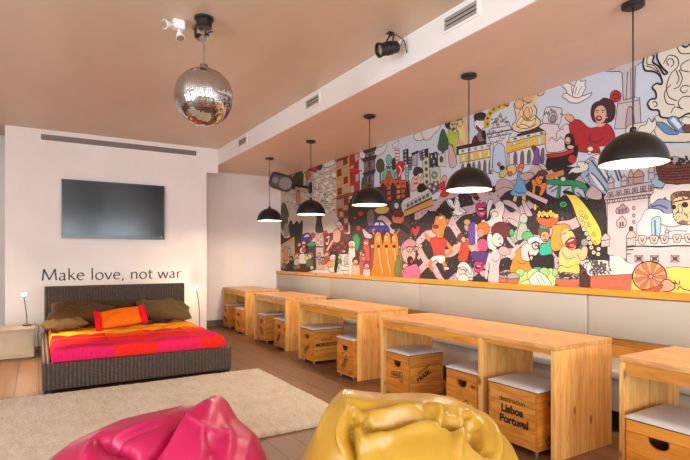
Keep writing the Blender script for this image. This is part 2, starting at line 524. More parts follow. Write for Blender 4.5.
# ------------------------------------------------------------------ grilles
def wall_grille(y0, y1, z0, z1, label):
    t = thing('ventilation_grille', label, 'vent', (XB - 0.012, (y0 + y1) / 2, (z0 + z1) / 2), 0, 'grilles in the ceiling edge')
    w, h = (y1 - y0) / 2, (z1 - z0) / 2
    b = bmesh.new(); f = 0.022
    box(b, -.012, 0, -w, w, h - f, h); box(b, -.012, 0, -w, w, -h, -h + f)
    box(b, -.012, 0, -w, -w + f, -h + f, h - f); box(b, -.012, 0, w - f, w, -h + f, h - f)
    obj('frame', b, M['beam'], t)
    obj('duct_shade_sheet', bx(-.002, -0.0002, -w + f, w - f, -h + f, h - f), M['grille_dark'], t)  # thin dark sheet painted as the shade inside the duct
    b = bmesh.new(); n = 3
    for i in range(n):
        z = -h + f + (i + 0.5) * (2 * h - 2 * f) / n
        Mx = Matrix.Translation((-.010, 0, z)) @ Matrix.Rotation(math.radians(35), 4, 'Y')
        box(b, -.008, .008, -w + f, w - f, -.006, .006, M=Mx)
    obj('slat', b, M['grille'], t)
    return t
wall_grille(7.28, 7.67, 3.05, 3.19, 'small white ventilation grille at the far end of the ceiling edge, nearest the bed wall')
wall_grille(4.97, 5.33, 3.05, 3.19, 'white ventilation grille halfway along the ceiling edge, between disco ball and black spotlight')
wall_grille(2.575, 2.955, 3.06, 3.20, 'white ventilation grille on the near ceiling edge, right of the black spotlight')

t = thing('linear_air_vent', 'long narrow slot air vent high on the wall above the television', 'vent', (1.175, YM, 3.115))
b = bmesh.new()
w, h, f = 1.16, 0.058, 0.014
box(b, -w, w, -.012, 0, h - f, h); box(b, -w, w, -.012, 0, -h, -h + f); box(b, -w, -w + f, -.012, 0, -h + f, h - f); box(b, w - f, w, -.012, 0, -h + f, h - f)
obj('frame', b, M['beam'], t)
obj('duct_shade_sheet', bx(-w + f, w - f, -.003, 0, -h + f, h - f), M['grille_dark'], t)  # dark sheet gives the slot its shade by colour
b = bmesh.new()
for i in range(5):
    z = -h + f + (i + 0.5) * (2 * h - 2 * f) / 5
    box(b, -w + f, w - f, -.011, -.003, z - .0065, z + .0065)
for x in (-0.58, 0.0, 0.58, 1.08):
    box(b, x - .005, x + .005, -.0115, -.003, -h + f, h - f)
obj('slat', b, M['slot_grille'], t)

# ------------------------------------------------------------------ television and lettering
t = thing('television', 'large black flat television mounted on the white wall above the bed', 'television', (1.04, YM, 1.615))
tw, th = 0.745, 0.89
b = bmesh.new()
box(b, -tw, tw, -.055, -.02, 0, th, 0.006)
box(b, -.4, .4, -.02, -0.001, .2, .7)
obj('housing', b, M['tv_frame'], t)
b = bmesh.new()
bz, bb = 0.032, 0.06
box(b, -tw, tw, -.062, -.055, th - bz, th, 0.002); box(b, -tw, tw, -.062, -.055, 0, bb, 0.002)
box(b, -tw, -tw + bz, -.062, -.055, bb, th - bz, 0.002); box(b, tw - bz, tw, -.062, -.055, bb, th - bz, 0.002)
obj('bezel', b, M['tv_frame'], t)
obj('screen', bx(-tw + bz, tw - bz, -.0575, -.0555, bb, th - bz), M['tv_screen'], t)
obj('power_light', bx(tw - .06, tw - .045, -.0635, -.0618, .035, .05), M['metal_grey'], t)

def pen(bm, pts, wmin, wmax, ang, place, closed=False, n=8, smooth=True):
    """one stroke of a broad-nib pen as a flat raised ribbon"""
    P = catmull(pts, closed, n) if smooth and len(pts) > 2 else [np.array(p, float) for p in pts]
    if not smooth: P = [np.array(p, float) for p in pts]
    m = len(P); ring = []
    for i in range(m):
        a = P[(i - 1) % m] if (closed or i > 0) else P[i]
        c = P[(i + 1) % m] if (closed or i < m - 1) else P[i]
        d = c - a; d = d / (np.linalg.norm(d) + 1e-9)
        th_ = math.atan2(d[1], d[0])
        w = (wmin + (wmax - wmin) * abs(math.sin(th_ - ang))) / 2
        nrm = np.array((-d[1], d[0])) * w
        ring.append((P[i] + nrm, P[i] - nrm))
    V = [[bm.verts.new(place(q[0], q[1], t)) for q in r for t in (0, 1)] for r in ring]
    R = range(m) if closed else range(m - 1)
    for i in R:
        A, B = V[i], V[(i + 1) % m]
        bm.faces.new((A[1], B[1], B[3], A[3])); bm.faces.new((A[0], A[1], B[1], B[0])); bm.faces.new((A[2], B[2], B[3], A[3]))
def bowl(cx, cy, rx, ry, a0=0, a1=360, n=14):
    return [(cx + rx * math.cos(math.radians(a0 + (a1 - a0) * i / n)), cy + ry * math.sin(math.radians(a0 + (a1 - a0) * i / n))) for i in range(n + 1)]
GLY = {   # advance, strokes (points, closed, smooth); x-height 0.62, cap 1.0
 'M': (1.06, [([(.10, 0), (.18, 1)], 0, 0), ([(.18, 1), (.53, .06)], 0, 0), ([(.53, .06), (.88, 1)], 0, 0), ([(.88, 1), (.96, 0)], 0, 0)]),
 'a': (.60, [([(.12, .52), (.22, .61), (.36, .60), (.42, .48), (.42, .2), (.44, .02), (.50, .01)], 0, 1), ([(.42, .37), (.26, .32), (.12, .22), (.12, .08), (.24, .01), (.42, .13)], 0, 1)]),
 'k': (.56, [([(.12, 0), (.12, 1.05)], 0, 0), ([(.46, .62), (.14, .33)], 0, 0), ([(.20, .38), (.52, 0)], 0, 0)]),
 'e': (.60, [([(.12, .36), (.49, .38), (.46, .55), (.32, .62), (.16, .53), (.10, .31), (.16, .10), (.32, .01), (.50, .09)], 0, 1)]),
 'l': (.28, [([(.13, 0), (.13, 1.05)], 0, 0)]),
 'o': (.68, [(bowl(.34, .31, .245, .31)[:-1], 1, 1)]),
 'v': (.56, [([(.04, .62), (.28, 0)], 0, 0), ([(.28, 0), (.52, .62)], 0, 0)]),
 ',': (.30, [([(.14, .08), (.15, -.02), (.07, -.16)], 0, 1)]),
 'n': (.62, [([(.12, 0), (.12, .62)], 0, 0), ([(.12, .42), (.22, .58), (.38, .62), (.48, .5), (.49, .3), (.49, 0)], 0, 1)]),
 't': (.40, [([(.17, .84), (.17, .2), (.22, .03), (.38, .04)], 0, 1), ([(.03, .61), (.37, .61)], 0, 0)]),
 'w': (.84, [([(.03, .62), (.22, 0)], 0, 0), ([(.22, 0), (.42, .62)], 0, 0), ([(.42, .62), (.62, 0)], 0, 0), ([(.62, 0), (.81, .62)], 0, 0)]),
 'r': (.42, [([(.12, 0), (.12, .62)], 0, 0), ([(.12, .40), (.20, .56), (.32, .62), (.42, .59)], 0, 1)]),
 ' ': (.36, []),
}
txt = 'Make love, not war'
adv = sum(GLY[c][0] for c in txt)
x0, x1, base, cap = 0.03, 2.07, 0.975, 0.172
sx = (x1 - x0) / adv; cx_ = x0
lt = thing('wall_lettering', 'dark grey words Make love, not war lettered on the wall above the headboard', 'wall lettering', (x0, YM, base))
for word in txt.split(' '):
    b = bmesh.new()
    for c in word:
        a_, strokes = GLY[c]
        for pts, closed, sm in strokes:
            pp = [(cx_ + p[0] * sx - x0, p[1] * cap) for p in pts]
            pen(b, pp, 0.012, 0.022, math.radians(20), lambda p, q, tt: (p, -0.0005 - 0.003 * tt, q), bool(closed), 8, bool(sm))
        cx_ += a_ * sx
    cx_ += GLY[' '][0] * sx
    bmesh.ops.recalc_face_normals(b, faces=b.faces)
    obj('lettered_word', b, M['letters'], lt)

# ------------------------------------------------------------------ bed
BX0, BX1, BY0, BY1 = 0.03, 1.88, 5.57, 7.94
t = thing('platform_bed', 'low dark woven wicker double bed with a tall headboard', 'bed', ((BX0 + BX1) / 2, BY0, 0))
cxb = (BX0 + BX1) / 2; hw = (BX1 - BX0) / 2; ln = BY1 - BY0
obj('footboard', bx(-hw, hw, 0, .085, .045, .30, 0.012), M['wicker'], t)
for s in (-1, 1):
    obj('side_rail', bx(s * hw - (s > 0) * .036, s * hw + (s < 0) * .07, .086, ln, .045, .30, 0.01), M['wicker'], t)
obj('headboard', bx(-hw + .035, hw + .055, ln + .001, ln + .07, .045, .925, 0.012), M['wicker'], t)
obj('slat_base', bx(-hw + .071, hw - .037, .09, ln, .08, .12), M['stand'], t)
for (x, y) in ((-hw + .05, .05), (hw - .05, .05), (-hw + .05, ln - .06), (hw - .05, ln - .06)):
    obj('foot', bx(x - .035, x + .035, y - .03, y + .03, 0, .046), M['black'], t)
o = obj('mattress', bx(.125, 1.825, 5.70, 7.925, .122, .395, 0.04, seg=3), M['mattress'], smooth=True)
tag(o, 'cream mattress lying in the wicker bed frame under the striped bedspread', 'mattress')

# bedspread: a cloth over the mattress, hanging into the frame at the foot and sides
nx, ny = 90, 90
b = bmesh.new(); uvl = b.loops.layers.uv.new('UVMap')
def quilt_pt(u, v):
    side = 0.115; W0, W1 = 0.118, 1.832
    Lx = (W1 - W0) + 2 * side; s = u * Lx - side
    foot = 0.12; y_end = 7.28 + 0.05 * math.sin(u * 9) + 0.03 * math.sin(u * 23 + 1)
    Ly = (y_end - 5.69) + foot; q = v * Ly - foot
    ztop = 0.403
    wr = 0.006 * math.sin(7 * u * 3 + 5 * v) * math.sin(9 * v * 2 + 4 * u) + 0.005 * math.sin(31 * v + 6 * u + 2 * math.sin(9 * u)) + 0.004 * math.sin(26 * u - 11 * v)
    x = W0 + s; y = 5.69 + q; z = ztop + abs(wr) * 1.5
    r = 0.035
    def bend(d):
        if d >= r: return d, 0.0
        return d, 0.0
    dz = 0
    if s < 0: x = W0 - 0.004 - 0.004 * math.sin(v * 40); dz = -s
    elif s > (W1 - W0): x = W1 + 0.004 + 0.004 * math.sin(v * 38); dz = s - (W1 - W0)
    if q < 0:
        y = 5.686 - 0.004 + 0.005 * math.sin(u * 45); dz = max(dz, -q)
    # round the top edges a little
    e = min(s + 0.0, (W1 - W0) - s, q)
    if 0 <= e < r: z -= (r - math.sqrt(max(0, r * r - (r - e) ** 2))) * 0.7
    if dz > 0: z = ztop - 0.7 * r - dz
    return Vector((x, y, z))
g = [[b.verts.new(quilt_pt(i / nx, j / ny)) for j in range(ny + 1)] for i in range(nx + 1)]
for i in range(nx):
    for j in range(ny):
        f = b.faces.new((g[i][j], g[i + 1][j], g[i + 1][j + 1], g[i][j + 1]))
        for l, (p, q) in zip(f.loops, ((i, j), (i + 1, j), (i + 1, j + 1), (i, j + 1))):
            l[uvl].uv = (p / nx, q / ny)
o = obj('bedspread', b, M['quilt'], smooth=True)
md = o.modifiers.new('thick', 'SOLIDIFY'); md.thickness = 0.004; md.offset = 1
tag(o, 'red, orange, yellow and magenta striped bedspread spread over the mattress', 'bedspread')

def pillow(name, label, m, loc, rot, sx, sy, sz, seed):
    b = bmesh.new(); superpillow(b, sx, sy, sz, 44, 44, 0.9, 0.03, seed)
    o = obj(name, b, m, smooth=True)
    o.location = loc; o.rotation_euler = tuple(math.radians(a) for a in rot)
    Rm = o.rotation_euler.to_matrix()
    o.location.z = .404 - min((Rm @ v.co).z for v in o.data.vertices)
    return tag(o, label, 'pillow', 'dark pillows against the headboard')
pillow('bed_pillow', 'large brown pillow leaning on the left half of the headboard', M['pillow_brown'], (.50, 7.47, .585), (19, 6, -6), .40, .26, .125, 1)
pillow('bed_pillow', 'olive brown pillow lying lowest at the left edge of the bed beside the nightstand', M['pillow_olive'], (.27, 7.08, .462), (3, -3, 12), .24, .15, .06, 2)
pillow('bed_pillow', 'dark pillow against the headboard behind the orange cushion', M['pillow_dark'], (1.0, 7.80, .565), (70, 0, 0), .42, .165, .085, 3)
pillow('bed_pillow', 'brown pillow slumped against the right end of the headboard', M['pillow_olive'], (1.52, 7.46, .525), (12, 8, -9), .38, .27, .12, 4)

t = thing('throw_cushion', 'orange cushion with red ruffled ends propped on the striped bedspread', 'cushion', (.905, 7.02, .552))
t.rotation_euler = tuple(math.radians(a) for a in (33, -7, -4)); t.scale = (.88, .88, .88)
b = bmesh.new(); superpillow(b, .27, .185, .075, 28, 28, 0.6, 0.012, 9)
obj('cushion_body', b, M['orange_cloth'], t, smooth=True)
for s in (-1, 1):
    b = bmesh.new(); nn = 40
    rows = []
    for i in range(nn + 1):
        y = -.205 + .41 * i / nn
        wv = .016 * math.sin(i * 1.35)
        rows.append([b.verts.new((s * .245, y * .9, .010 + wv * .2)), b.verts.new((s * .295, y, wv)), b.verts.new((s * .345, y * 1.04, wv * 1.4 + .004)),
                     b.verts.new((s * .345, y * 1.04, wv * 1.4 - .004)), b.verts.new((s * .295, y, wv - .008)), b.verts.new((s * .245, y * .9, -.014 + wv * .2))])
    for i in range(nn):
        for k in range(6):
            b.faces.new((rows[i][k], rows[i + 1][k], rows[i + 1][(k + 1) % 6], rows[i][(k + 1) % 6]))
    b.faces.new(rows[0]); b.faces.new(rows[-1][::-1])
    bmesh.ops.recalc_face_normals(b, faces=b.faces)
    obj('ruffle', b, M['red_cloth'], t, smooth=True)

# ------------------------------------------------------------------ nightstand and lamps
t = thing('nightstand', 'low pale box nightstand at the left of the bed', 'nightstand', (-.37, 7.76, 0))
b = bmesh.new(); box(b, -.32, .32, 0, .42, .015, .365, 0.004)
obj('cabinet_body', b, M['stand'], t)
obj('top_panel', bx(-.33, .33, -.008, .425, .366, .39, 0.003), M['stand'], t)
obj('drawer_front', bx(-.30, .30, -.006, -.0005, .05, .345, 0.002), M['stand'], t)
obj('plinth', bx(-.30, .30, .02, .40, 0, .014), M['skirting'], t)

def reading_lamp(label, pts, base, cord):
    t = thing('gooseneck_lamp', label, 'lamp', base, 0, 'bedside reading lamps')
    L = [Vector(p) - Vector(base) for p in pts]
    lathe(b := bmesh.new(), [(0, 0.018), (.045, 0.016), (.052, 0.008), (.052, 0.0), (0, 0)], 24)
    obj('lamp_base', b, M['black'], t, smooth=False)
    b = bmesh.new(); tube(b, catmull(L, n=6), 0.0055, 8)
    obj('flexible_neck', b, M['black'], t, smooth=True)
    d = (L[-1] - L[-2]).normalized()
    ax = Vector((0.25, -0.75, -0.35)).normalized()
    q = ax.to_track_quat('Z', 'Y').to_matrix().to_4x4()
    Mx = Matrix.Translation(L[-1]) @ q
    b = bmesh.new(); lathe(b, [(.008, -.03), (.016, -.028), (.02, -.005), (.030, .03), (.027, .03), (.016, -.003), (.008, -.01)], 20, M=Mx)
    obj('lamp_shade', b, M['white_plastic'], t, smooth=True)
    b = bmesh.new(); bmesh.ops.create_uvsphere(b, u_segments=16, v_segments=10, radius=.021, matrix=Mx @ Matrix.Translation((0, 0, .018)))
    obj('bulb', b, M['bed_bulb'], t, smooth=True)
    if cord:
        b = bmesh.new(); tube(b, catmull([Vector(p) - Vector(base) for p in cord], n=6), 0.004, 6)
        obj('cord', b, M['cable'], t, smooth=True)
    return t
reading_lamp('glowing gooseneck reading lamp standing on the pale nightstand', [(-.135, 8.10, .40), (-.137, 8.09, .50), (-.155, 8.05, .68), (-.175, 8.0, .84)], (-.135, 8.10, .391),
             [(-.10, 8.11, .400), (-.03, 8.14, .402), (.005, 8.12, .36), (-.01, 8.06, .25), (0.005, 8.0, .12), (-.012, 8.04, .03), (.0, 8.2, .008), (-.1, 8.5, .008)])
reading_lamp('glowing gooseneck reading lamp standing right of the headboard by the wall corner', [(2.30, 8.42, .012), (2.295, 8.42, .3), (2.285, 8.42, .50), (2.26, 8.42, .70), (2.215, 8.40, .835)], (2.30, 8.42, 0.0), None)

# ------------------------------------------------------------------ rug
RX0, RX1, RY0, RY1 = -1.7, 2.19, 3.45, 5.5
b = bmesh.new(); nx, ny = 200, 110
r2 = np.random.RandomState(3)
hh = r2.rand(nx + 1, ny + 1)
lo = r2.rand(12, 12)
def lowf(u, v):
    x, y = u * 10.99, v * 10.99; i, j = int(x), int(y); fx, fy = x - i, y - j
    return lo[i, j] * (1 - fx) * (1 - fy) + lo[min(i + 1, 11), j] * fx * (1 - fy) + lo[i, min(j + 1, 11)] * (1 - fx) * fy + lo[min(i + 1, 11), min(j + 1, 11)] * fx * fy
g = []
for i in range(nx + 1):
    row = []
    for j in range(ny + 1):
        u, v = i / nx, j / ny
        ex = min(u, 1 - u) * (RX1 - RX0); ey = min(v, 1 - v) * (RY1 - RY0); e = min(ex, ey)
        z = 0.012 + 0.022 * min(1, e / 0.03) ** 0.5 + 0.008 * hh[i, j] + 0.006 * lowf(u, v)
        jx = (hh[i, j] - .5) * .014 if i in (0, nx) else 0; jy = (hh[i, j] - .5) * .014 if j in (0, ny) else 0
        row.append(b.verts.new((RX0 + u * (RX1 - RX0) + jx, RY0 + v * (RY1 - RY0) + jy, z)))
    g.append(row)
for i in range(nx):
    for j in range(ny):
        b.faces.new((g[i][j], g[i + 1][j], g[i + 1][j + 1], g[i][j + 1]))
be = [e for e in b.edges if e.is_boundary]
ex = bmesh.ops.extrude_edge_only(b, edges=be)
for v in [q for q in ex['geom'] if isinstance(q, bmesh.types.BMVert)]:
    v.co.z = 0.001
bmesh.ops.recalc_face_normals(b, faces=b.faces)
o = obj('shag_rug', b, M['rug'], smooth=True)
tag(o, 'large cream shaggy rug on the brown floor in front of the bed', 'rug')

# ------------------------------------------------------------------ tables
def table(label, x0, x1, y0, y1, divider=None, apron=0.072):
    t = thing('wooden_table', label, 'table', (x0, (y0 + y1) / 2, 0), 0, 'pine box tables along the bench')
    w = x1 - x0; h = (y1 - y0) / 2; H = 0.75; th = 0.034
    obj('tabletop', bx(0, w, -h, h, H - th, H, 0.003), M['pine_top'], t)
    for s in (-1, 1):
        a, c = sorted((s * h, s * (h - 0.034)))
        obj('side_panel', bx(0.004, w - .004, a, c, 0.0, H - th - .0005, 0.002), M['pine_side'], t)
    edges = [-h + .035, h - .035]
    if divider is not None:
        d = divider - (y0 + y1) / 2
        obj('divider_panel', bx(0.002, w - .06, d - .022, d + .022, 0, H - th - .0005, 0.002), M['pine_side'], t)
        spans = [(-h + .035, d - .023, 0.03), (d + .023, h - .035, apron)]
    else:
        spans = [(-h + .035, h - .035, apron)]
    for (a, c, ap) in spans:
        obj('front_rail', bx(0.008, 0.034, a, c, H - th - ap, H - th - .001, 0.002), M['pine_rail'], t)
    obj('back_rail', bx(w - .05, w - .024, -h + .035, h - .035, H - th - .07, H - th - .001, 0.002), M['pine_rail'], t)
    return t
table('pine box table farthest from the camera, in the corner against the white back wall', 3.02, 3.655, 8.22, 9.45)
table('pine box table second from the far corner, left panel beside the farthest table', 2.96, 3.62, 6.45, 7.68)
table('pine box table in the middle of the row, with two crate stools under it', 2.905, 3.58, 4.49, 5.93)
table('longest pine table, with a middle upright dividing it into two bays', 2.832, 3.47, 2.05, 3.98, divider=2.69)
table('pine table at the right edge of the photo, cut off by the frame', 2.875, 3.50, 0.42, 1.66)

# ------------------------------------------------------------------ crate stools
def crate_text(lines, frame=None):
    """stencilled print lying in the x-z plane facing -y; lines: (text, size, x, z, tilt, squash)"""
    b = bmesh.new()
    for (s, size, x, z, tilt, bold) in lines:
        q = text_bm(s, size, offset=bold)
        me = bpy.data.meshes.new('q'); q.to_mesh(me); q.free()
        Mx = Matrix.Translation((x, 0, z)) @ Matrix.Rotation(math.radians(tilt), 4, 'Y') @ Matrix.Rotation(PI / 2, 4, 'X')
        me.transform(Mx); b.from_mesh(me); bpy.data.meshes.remove(me)
    if frame:
        x, z, w, h, tilt = frame
        Mx = Matrix.Translation((x, 0, z)) @ Matrix.Rotation(math.radians(tilt), 4, 'Y')
        e = 0.006
        for (a0, a1, c0, c1) in ((-w, w, h - e, h), (-w, w, -h, -h + e), (-w, -w + e, -h + e, h - e), (w - e, w, -h + e, h - e)):
            box(b, a0, a1, -.0006, .0006, c0, c1, M=Mx)
    return b
CL, CS, CH = 0.42, 0.34, 0.415     # long side (print), short side (hand hole), height
def make_crate(label, side_lines, stamp_tilt, stamp_z=0.17, stamp_x=0.0):
    t = thing('crate_stool', label, 'stool', (0, 0, 0), 0, 'wooden crate stools under the tables')
    z0 = 0.032; a, c = CL / 2, CS / 2
    b = bmesh.new()
    hole = [(-.052, .352)] + [(.052, .352)] + [(.056 + -.0, .340)] + [(.056 * math.cos(q) , .330 + -.036 * math.sin(q)) for q in [PI * i / 10 for i in range(1, 10)]] + [(-.056, .340)]
    outer = [(-c, z0), (c, z0), (c, CH), (-c, CH)]
    for s in (-1, 1):
        plate_hole(b, outer, [hole], 0.018, lambda p, q, tt, s=s: (s * (a - tt), p, q), 0)
    for s in (-1, 1):
        y0, y1 = sorted((s * c, s * (c - 0.016)))
        box(b, -a + .0185, a - .0185, y0, y1, z0, CH, 0.0, 1)
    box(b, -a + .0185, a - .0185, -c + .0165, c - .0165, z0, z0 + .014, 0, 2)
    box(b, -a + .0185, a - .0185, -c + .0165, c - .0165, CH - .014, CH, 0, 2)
    body = obj('crate_body', b, [M['pine_crate_x'], M['pine_crate_y'], M['recess_shade']], t)  # inner boards coloured dark as the shade behind the hand holes
    for x in (-a + .035, a - .035):
        for y in (-c + .035, c - .035):
            b = bmesh.new(); lathe(b, [(0, 0), (.018, 0), (.018, .02), (.012, z0 - .0005), (0, z0 - .0005)], 12)
            obj('caster', b, M['metal_grey'], t, loc=(x, y, 0))
    # cushion: thin pad, slightly domed and dished, on a dark base board
    b = bmesh.new()
    box(b, -a + .004, a - .004, -c + .004, c - .004, CH + .0005, CH + .008, 0, 1)
    n = 16; tz = CH + .0085
    def pz(u, v):
        e = (1 - abs(u) ** 6) * (1 - abs(v) ** 6)
        return tz + .012 + .016 * max(0, e) ** .5 + .004 * (1 - u * u) * (1 - v * v)
    top = [[b.verts.new(((-1 + 2 * i / n) * (a + .006), (-1 + 2 * j / n) * (c + .006), pz(-1 + 2 * i / n, -1 + 2 * j / n))) for j in range(n + 1)] for i in range(n + 1)]
    for i in range(n):
        for j in range(n):
            b.faces.new((top[i][j], top[i + 1][j], top[i + 1][j + 1], top[i][j + 1]))
    be = [e for e in b.edges if e.is_boundary]
    ex = bmesh.ops.extrude_edge_only(b, edges=be)
    nv = [q for q in ex['geom'] if isinstance(q, bmesh.types.BMVert)]
    for v in nv: v.co.z = tz
    bmesh.ops.recalc_face_normals(b, faces=b.faces)
    obj('seat_cushion', b, [M['seat_vinyl'], M['seat_edge']], t, smooth=True)
    # prints
    for ln_ in side_lines:
        obj('printed_word', crate_text([ln_]), M['ink'], t, loc=(0, -c - .0008, 0))
    for s in (-1, 1):
        b = crate_text([('FRÁGIL', .042, stamp_x, stamp_z, stamp_tilt, .0012)], (stamp_x, stamp_z, .088, .029, stamp_tilt))
        o = obj('fragile_stamp', b, M['ink'], t, loc=(s * (a + .0008), 0, 0))
        o.rotation_euler = (0, 0, -PI / 2 if s < 0 else PI / 2)
    return t
def put(t, x, y, rz=0):
    t.location = (x, y, 0); t.rotation_euler = (0, 0, rz); return t
def lines(word, tilt=0, z=.25, x=0.02):
    return [('destination', .036, x, z + .045, tilt, 0), (word, .058, x, z - .02, tilt, .002)]
hx = CL / 2
put(make_crate('crate stool under the left end of the farthest table, by the back wall', lines('Madrid'), 20), 2.99 + hx, 9.20)
put(make_crate('crate stool under the right end of the farthest table', lines('Berlin'), 25), 2.97 + hx, 8.435)
put(make_crate('crate stool under the left half of the second farthest table', lines('Paris', 0, .22, .06), 40), 2.975 + hx, 7.38)
put(make_crate('crate stool at the right end of the second farthest table, slanted stamp on it', lines('Roma'), -52), 2.955 + hx, 6.675)
put(make_crate('crate stool under the left half of the middle table, two printed lines on its side', lines('MOROCCO', 0, .25, -.02), -40), 2.89 + hx, 5.66)
put(make_crate('crate stool against the right panel of the middle table, steep slanted stamp under its hole', lines('London'), -54), 2.87 + hx, 4.705)
put(make_crate('crate stool in the left bay of the longest table, words slanting up on its side', lines('BRASIL', -26, .24, -.03), -8, .22), 2.87 + hx, 3.765)
put(make_crate('crate stool in the longest table just left of the middle upright', lines('Dublin'), -32, .14), 2.85 + hx, 2.905)
put(make_crate('crate stool printed Lisboa Portugal in the right bay of the longest table',
    [('destination', .050, 0.0, .322, 0, 0.0004), ('Lisboa', .074, .0, .255, 0, .0032), ('Portugal', .074, .015, .182, 0, .0032)], -35, .12), 2.81 + CS / 2, 2.375, -PI / 2)
put(make_crate('large crate stool with open hand hole under the table at the right edge', lines('Wien'), -20, .13), 2.81 + hx, 1.41)

# ------------------------------------------------------------------ bench
t = thing('banquette_bench', 'long cream upholstered bench running along the mural wall behind the tables', 'bench', (XW, 9.5, 0))
Y0 = 0.3
seams = [9.498, 7.28, 4.98, 2.68, 0.38, ]
for i in range(len(seams) - 1):
    y1, y0 = seams[i] - 9.5, seams[i + 1] - 9.5
    obj('backrest_panel', bx(-.10, -.001, y0 + .002, y1 - .002, .632, .992, 0.018, seg=3), M['vinyl'], t, smooth=True)
    obj('seat_pad', bx(-.58, -.061, y0 + .002, y1 - .002, .40, .475, 0.02, seg=3), M['vinyl'], t, smooth=True)
obj('front_panel', bx(-.565, -.02, Y0 - 9.42, -.002, .17, .399), M['vinyl'], t)
obj('back_rail', bx(-.06, -.001, Y0 - 9.42, -.002, .40, .630), M['bench_rail'], t)
obj('plinth', bx(-.42, -.02, Y0 - 9.42, -.002, 0, .169), M['recess_shade'], t)  # shadow under the bench front is put into this dark colour
o = obj('wooden_ledge', bx(-.112, -.001, Y0 - 9.5, -.002, -.0265, .0265, 0.003), M['pine_ledge'])
o.location = (XW, 9.5, 1.0205)
tag(o, 'narrow varnished orange wood ledge under the mural on top of the bench back', 'ledge')

# ------------------------------------------------------------------ pendants
def make_pendant():
    t = thing('pendant_lamp', 'x', 'lamp', (0, 0, 0), 0, 'black dome pendant lamps over the tables')
    zr = 1.925 - ZS; R = .205; Hh = .205
    b = bmesh.new(); lathe(b, [(0, 0), (.068, 0), (.068, -.022), (.05, -.03), (0, -.03)], 32)
    obj('ceiling_rose', b, M['black'], t)
    b = bmesh.new(); tube(b, [(0, 0, -.03), (0, 0, zr + Hh + .03)], .0045, 8)
    obj('cable', b, M['cable'], t, smooth=True)
    pr = [(R * math.cos(q), zr + Hh * math.sin(q)) for q in [PI / 2 * i / 18 for i in range(19)]]
    pi_ = [((R - .006) * math.cos(q), zr + (Hh - .006) * math.sin(q)) for q in [PI / 2 * i / 18 for i in range(19)]]
    pr[-1] = (0.0, zr + Hh); pi_[-1] = (0.0, zr + Hh - .006)
    b = bmesh.new(); lathe(b, pr, 48, 0)
    n0 = len(b.faces)
    obj('lamp_shade', b, M['black_shade'], t, smooth=True)
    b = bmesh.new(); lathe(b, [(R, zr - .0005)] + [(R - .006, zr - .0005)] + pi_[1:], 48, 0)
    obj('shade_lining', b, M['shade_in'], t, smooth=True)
    b = bmesh.new(); lathe(b, [(0, zr + Hh + .035), (.018, zr + Hh + .03), (.022, zr + Hh - .004), (0, zr + Hh - .004)], 20)
    obj('cable_cap', b, M['black'], t, smooth=True)
    b = bmesh.new(); lathe(b, [(0, zr + Hh - .01), (.02, zr + Hh - .01), (.02, zr + Hh - .07), (0, zr + Hh - .07)], 16)
    obj('lamp_holder', b, M['white_plastic'], t)
    b = bmesh.new(); bmesh.ops.create_uvsphere(b, u_segments=20, v_segments=12, radius=.042, matrix=Matrix.Translation((0, 0, zr + .095)))
    obj('bulb', b, M['bulb'], t, smooth=True)
    return t
PL = [(3.25, 7.71, 'black dome pendant lamp farthest away, hanging before the white back wall'),
      (3.27, 6.28, 'black dome pendant lamp second from the far end, hanging just right of the speaker'),
      (3.26, 4.80, 'black dome pendant lamp third from the far end, hanging over the middle table'),
      (3.30, 3.27, 'black dome pendant lamp hanging over the longest table'),
      (3.28, 1.80, 'largest looking black dome pendant lamp, nearest the right edge')]
p0 = make_pendant()
lamp_pts = []
for i, (x, y, lb) in enumerate(PL):
    t = p0 if i == 0 else copy_tree(p0)
    t.location = (x, y, ZS); t['label'] = lb
    lamp_pts.append((x, y, 1.925 + .02))

# ------------------------------------------------------------------ disco ball
BC = Vector((1.125, 4.0, 2.60)); R = .228
t = thing('disco_ball', 'mirrored disco ball hanging on a chain from the ceiling', 'disco ball', (BC.x, BC.y, ZC))
b = bmesh.new(); rr = random.Random(5)
rows = 46
for i in range(rows):
    p0_, p1_ = PI * i / rows, PI * (i + 1) / rows
    pm = (p0_ + p1_) / 2
    nt = max(6, int(round(2 * PI * math.sin(pm) / (PI / rows))))
    for k in range(nt):
        g0, g1 = 2 * PI * (k + .05) / nt, 2 * PI * (k + .95) / nt
        q0, q1 = p0_ + .05 * PI / rows, p1_ - .05 * PI / rows
        vs = [Vector((math.sin(q) * math.cos(g_), math.sin(q) * math.sin(g_), math.cos(q))) * R for q, g_ in ((q0, g0), (q1, g0), (q1, g1), (q0, g1))]
        c = sum(vs, Vector()) / 4; nrm = c.normalized()
        ax = Vector((rr.gauss(0, 1), rr.gauss(0, 1), rr.gauss(0, 1))).normalized()
        Rm = Matrix.Rotation(math.radians(rr.gauss(0, 1.3)), 3, ax)
        vs = [c + nrm * .0015 + Rm @ (v - c) + Vector((0, 0, BC.z - ZC)) for v in vs]
        b.faces.new([b.verts.new(v) for v in vs])
obj('mirror_tiles', b, M['mirror'], t)
b = bmesh.new(); bmesh.ops.create_uvsphere(b, u_segments=48, v_segments=24, radius=R - .002, matrix=Matrix.Translation((0, 0, BC.z - ZC)))
obj('ball_core', b, mk('grout_grey', srgb(120, 112, 106), .5), t, smooth=True)
b = bmesh.new(); lathe(b, [(0, .03), (.03, .028), (.035, 0), (.035, -.012), (0, -.012)], 20, M=Matrix.Translation((0, 0, BC.z - ZC + R)))
obj('top_cap', b, M['metal_grey'], t)
b = bmesh.new(); lathe(b, [(0, 0), (.075, 0), (.075, -.02), (.062, -.022), (.062, -.075), (.055, -.082), (0, -.082)], 32)
obj('motor_housing', b, M['black'], t)
b = bmesh.new(); zt, zb = -.082, BC.z - ZC + R + .028
nl = int((zt - zb) / .022)
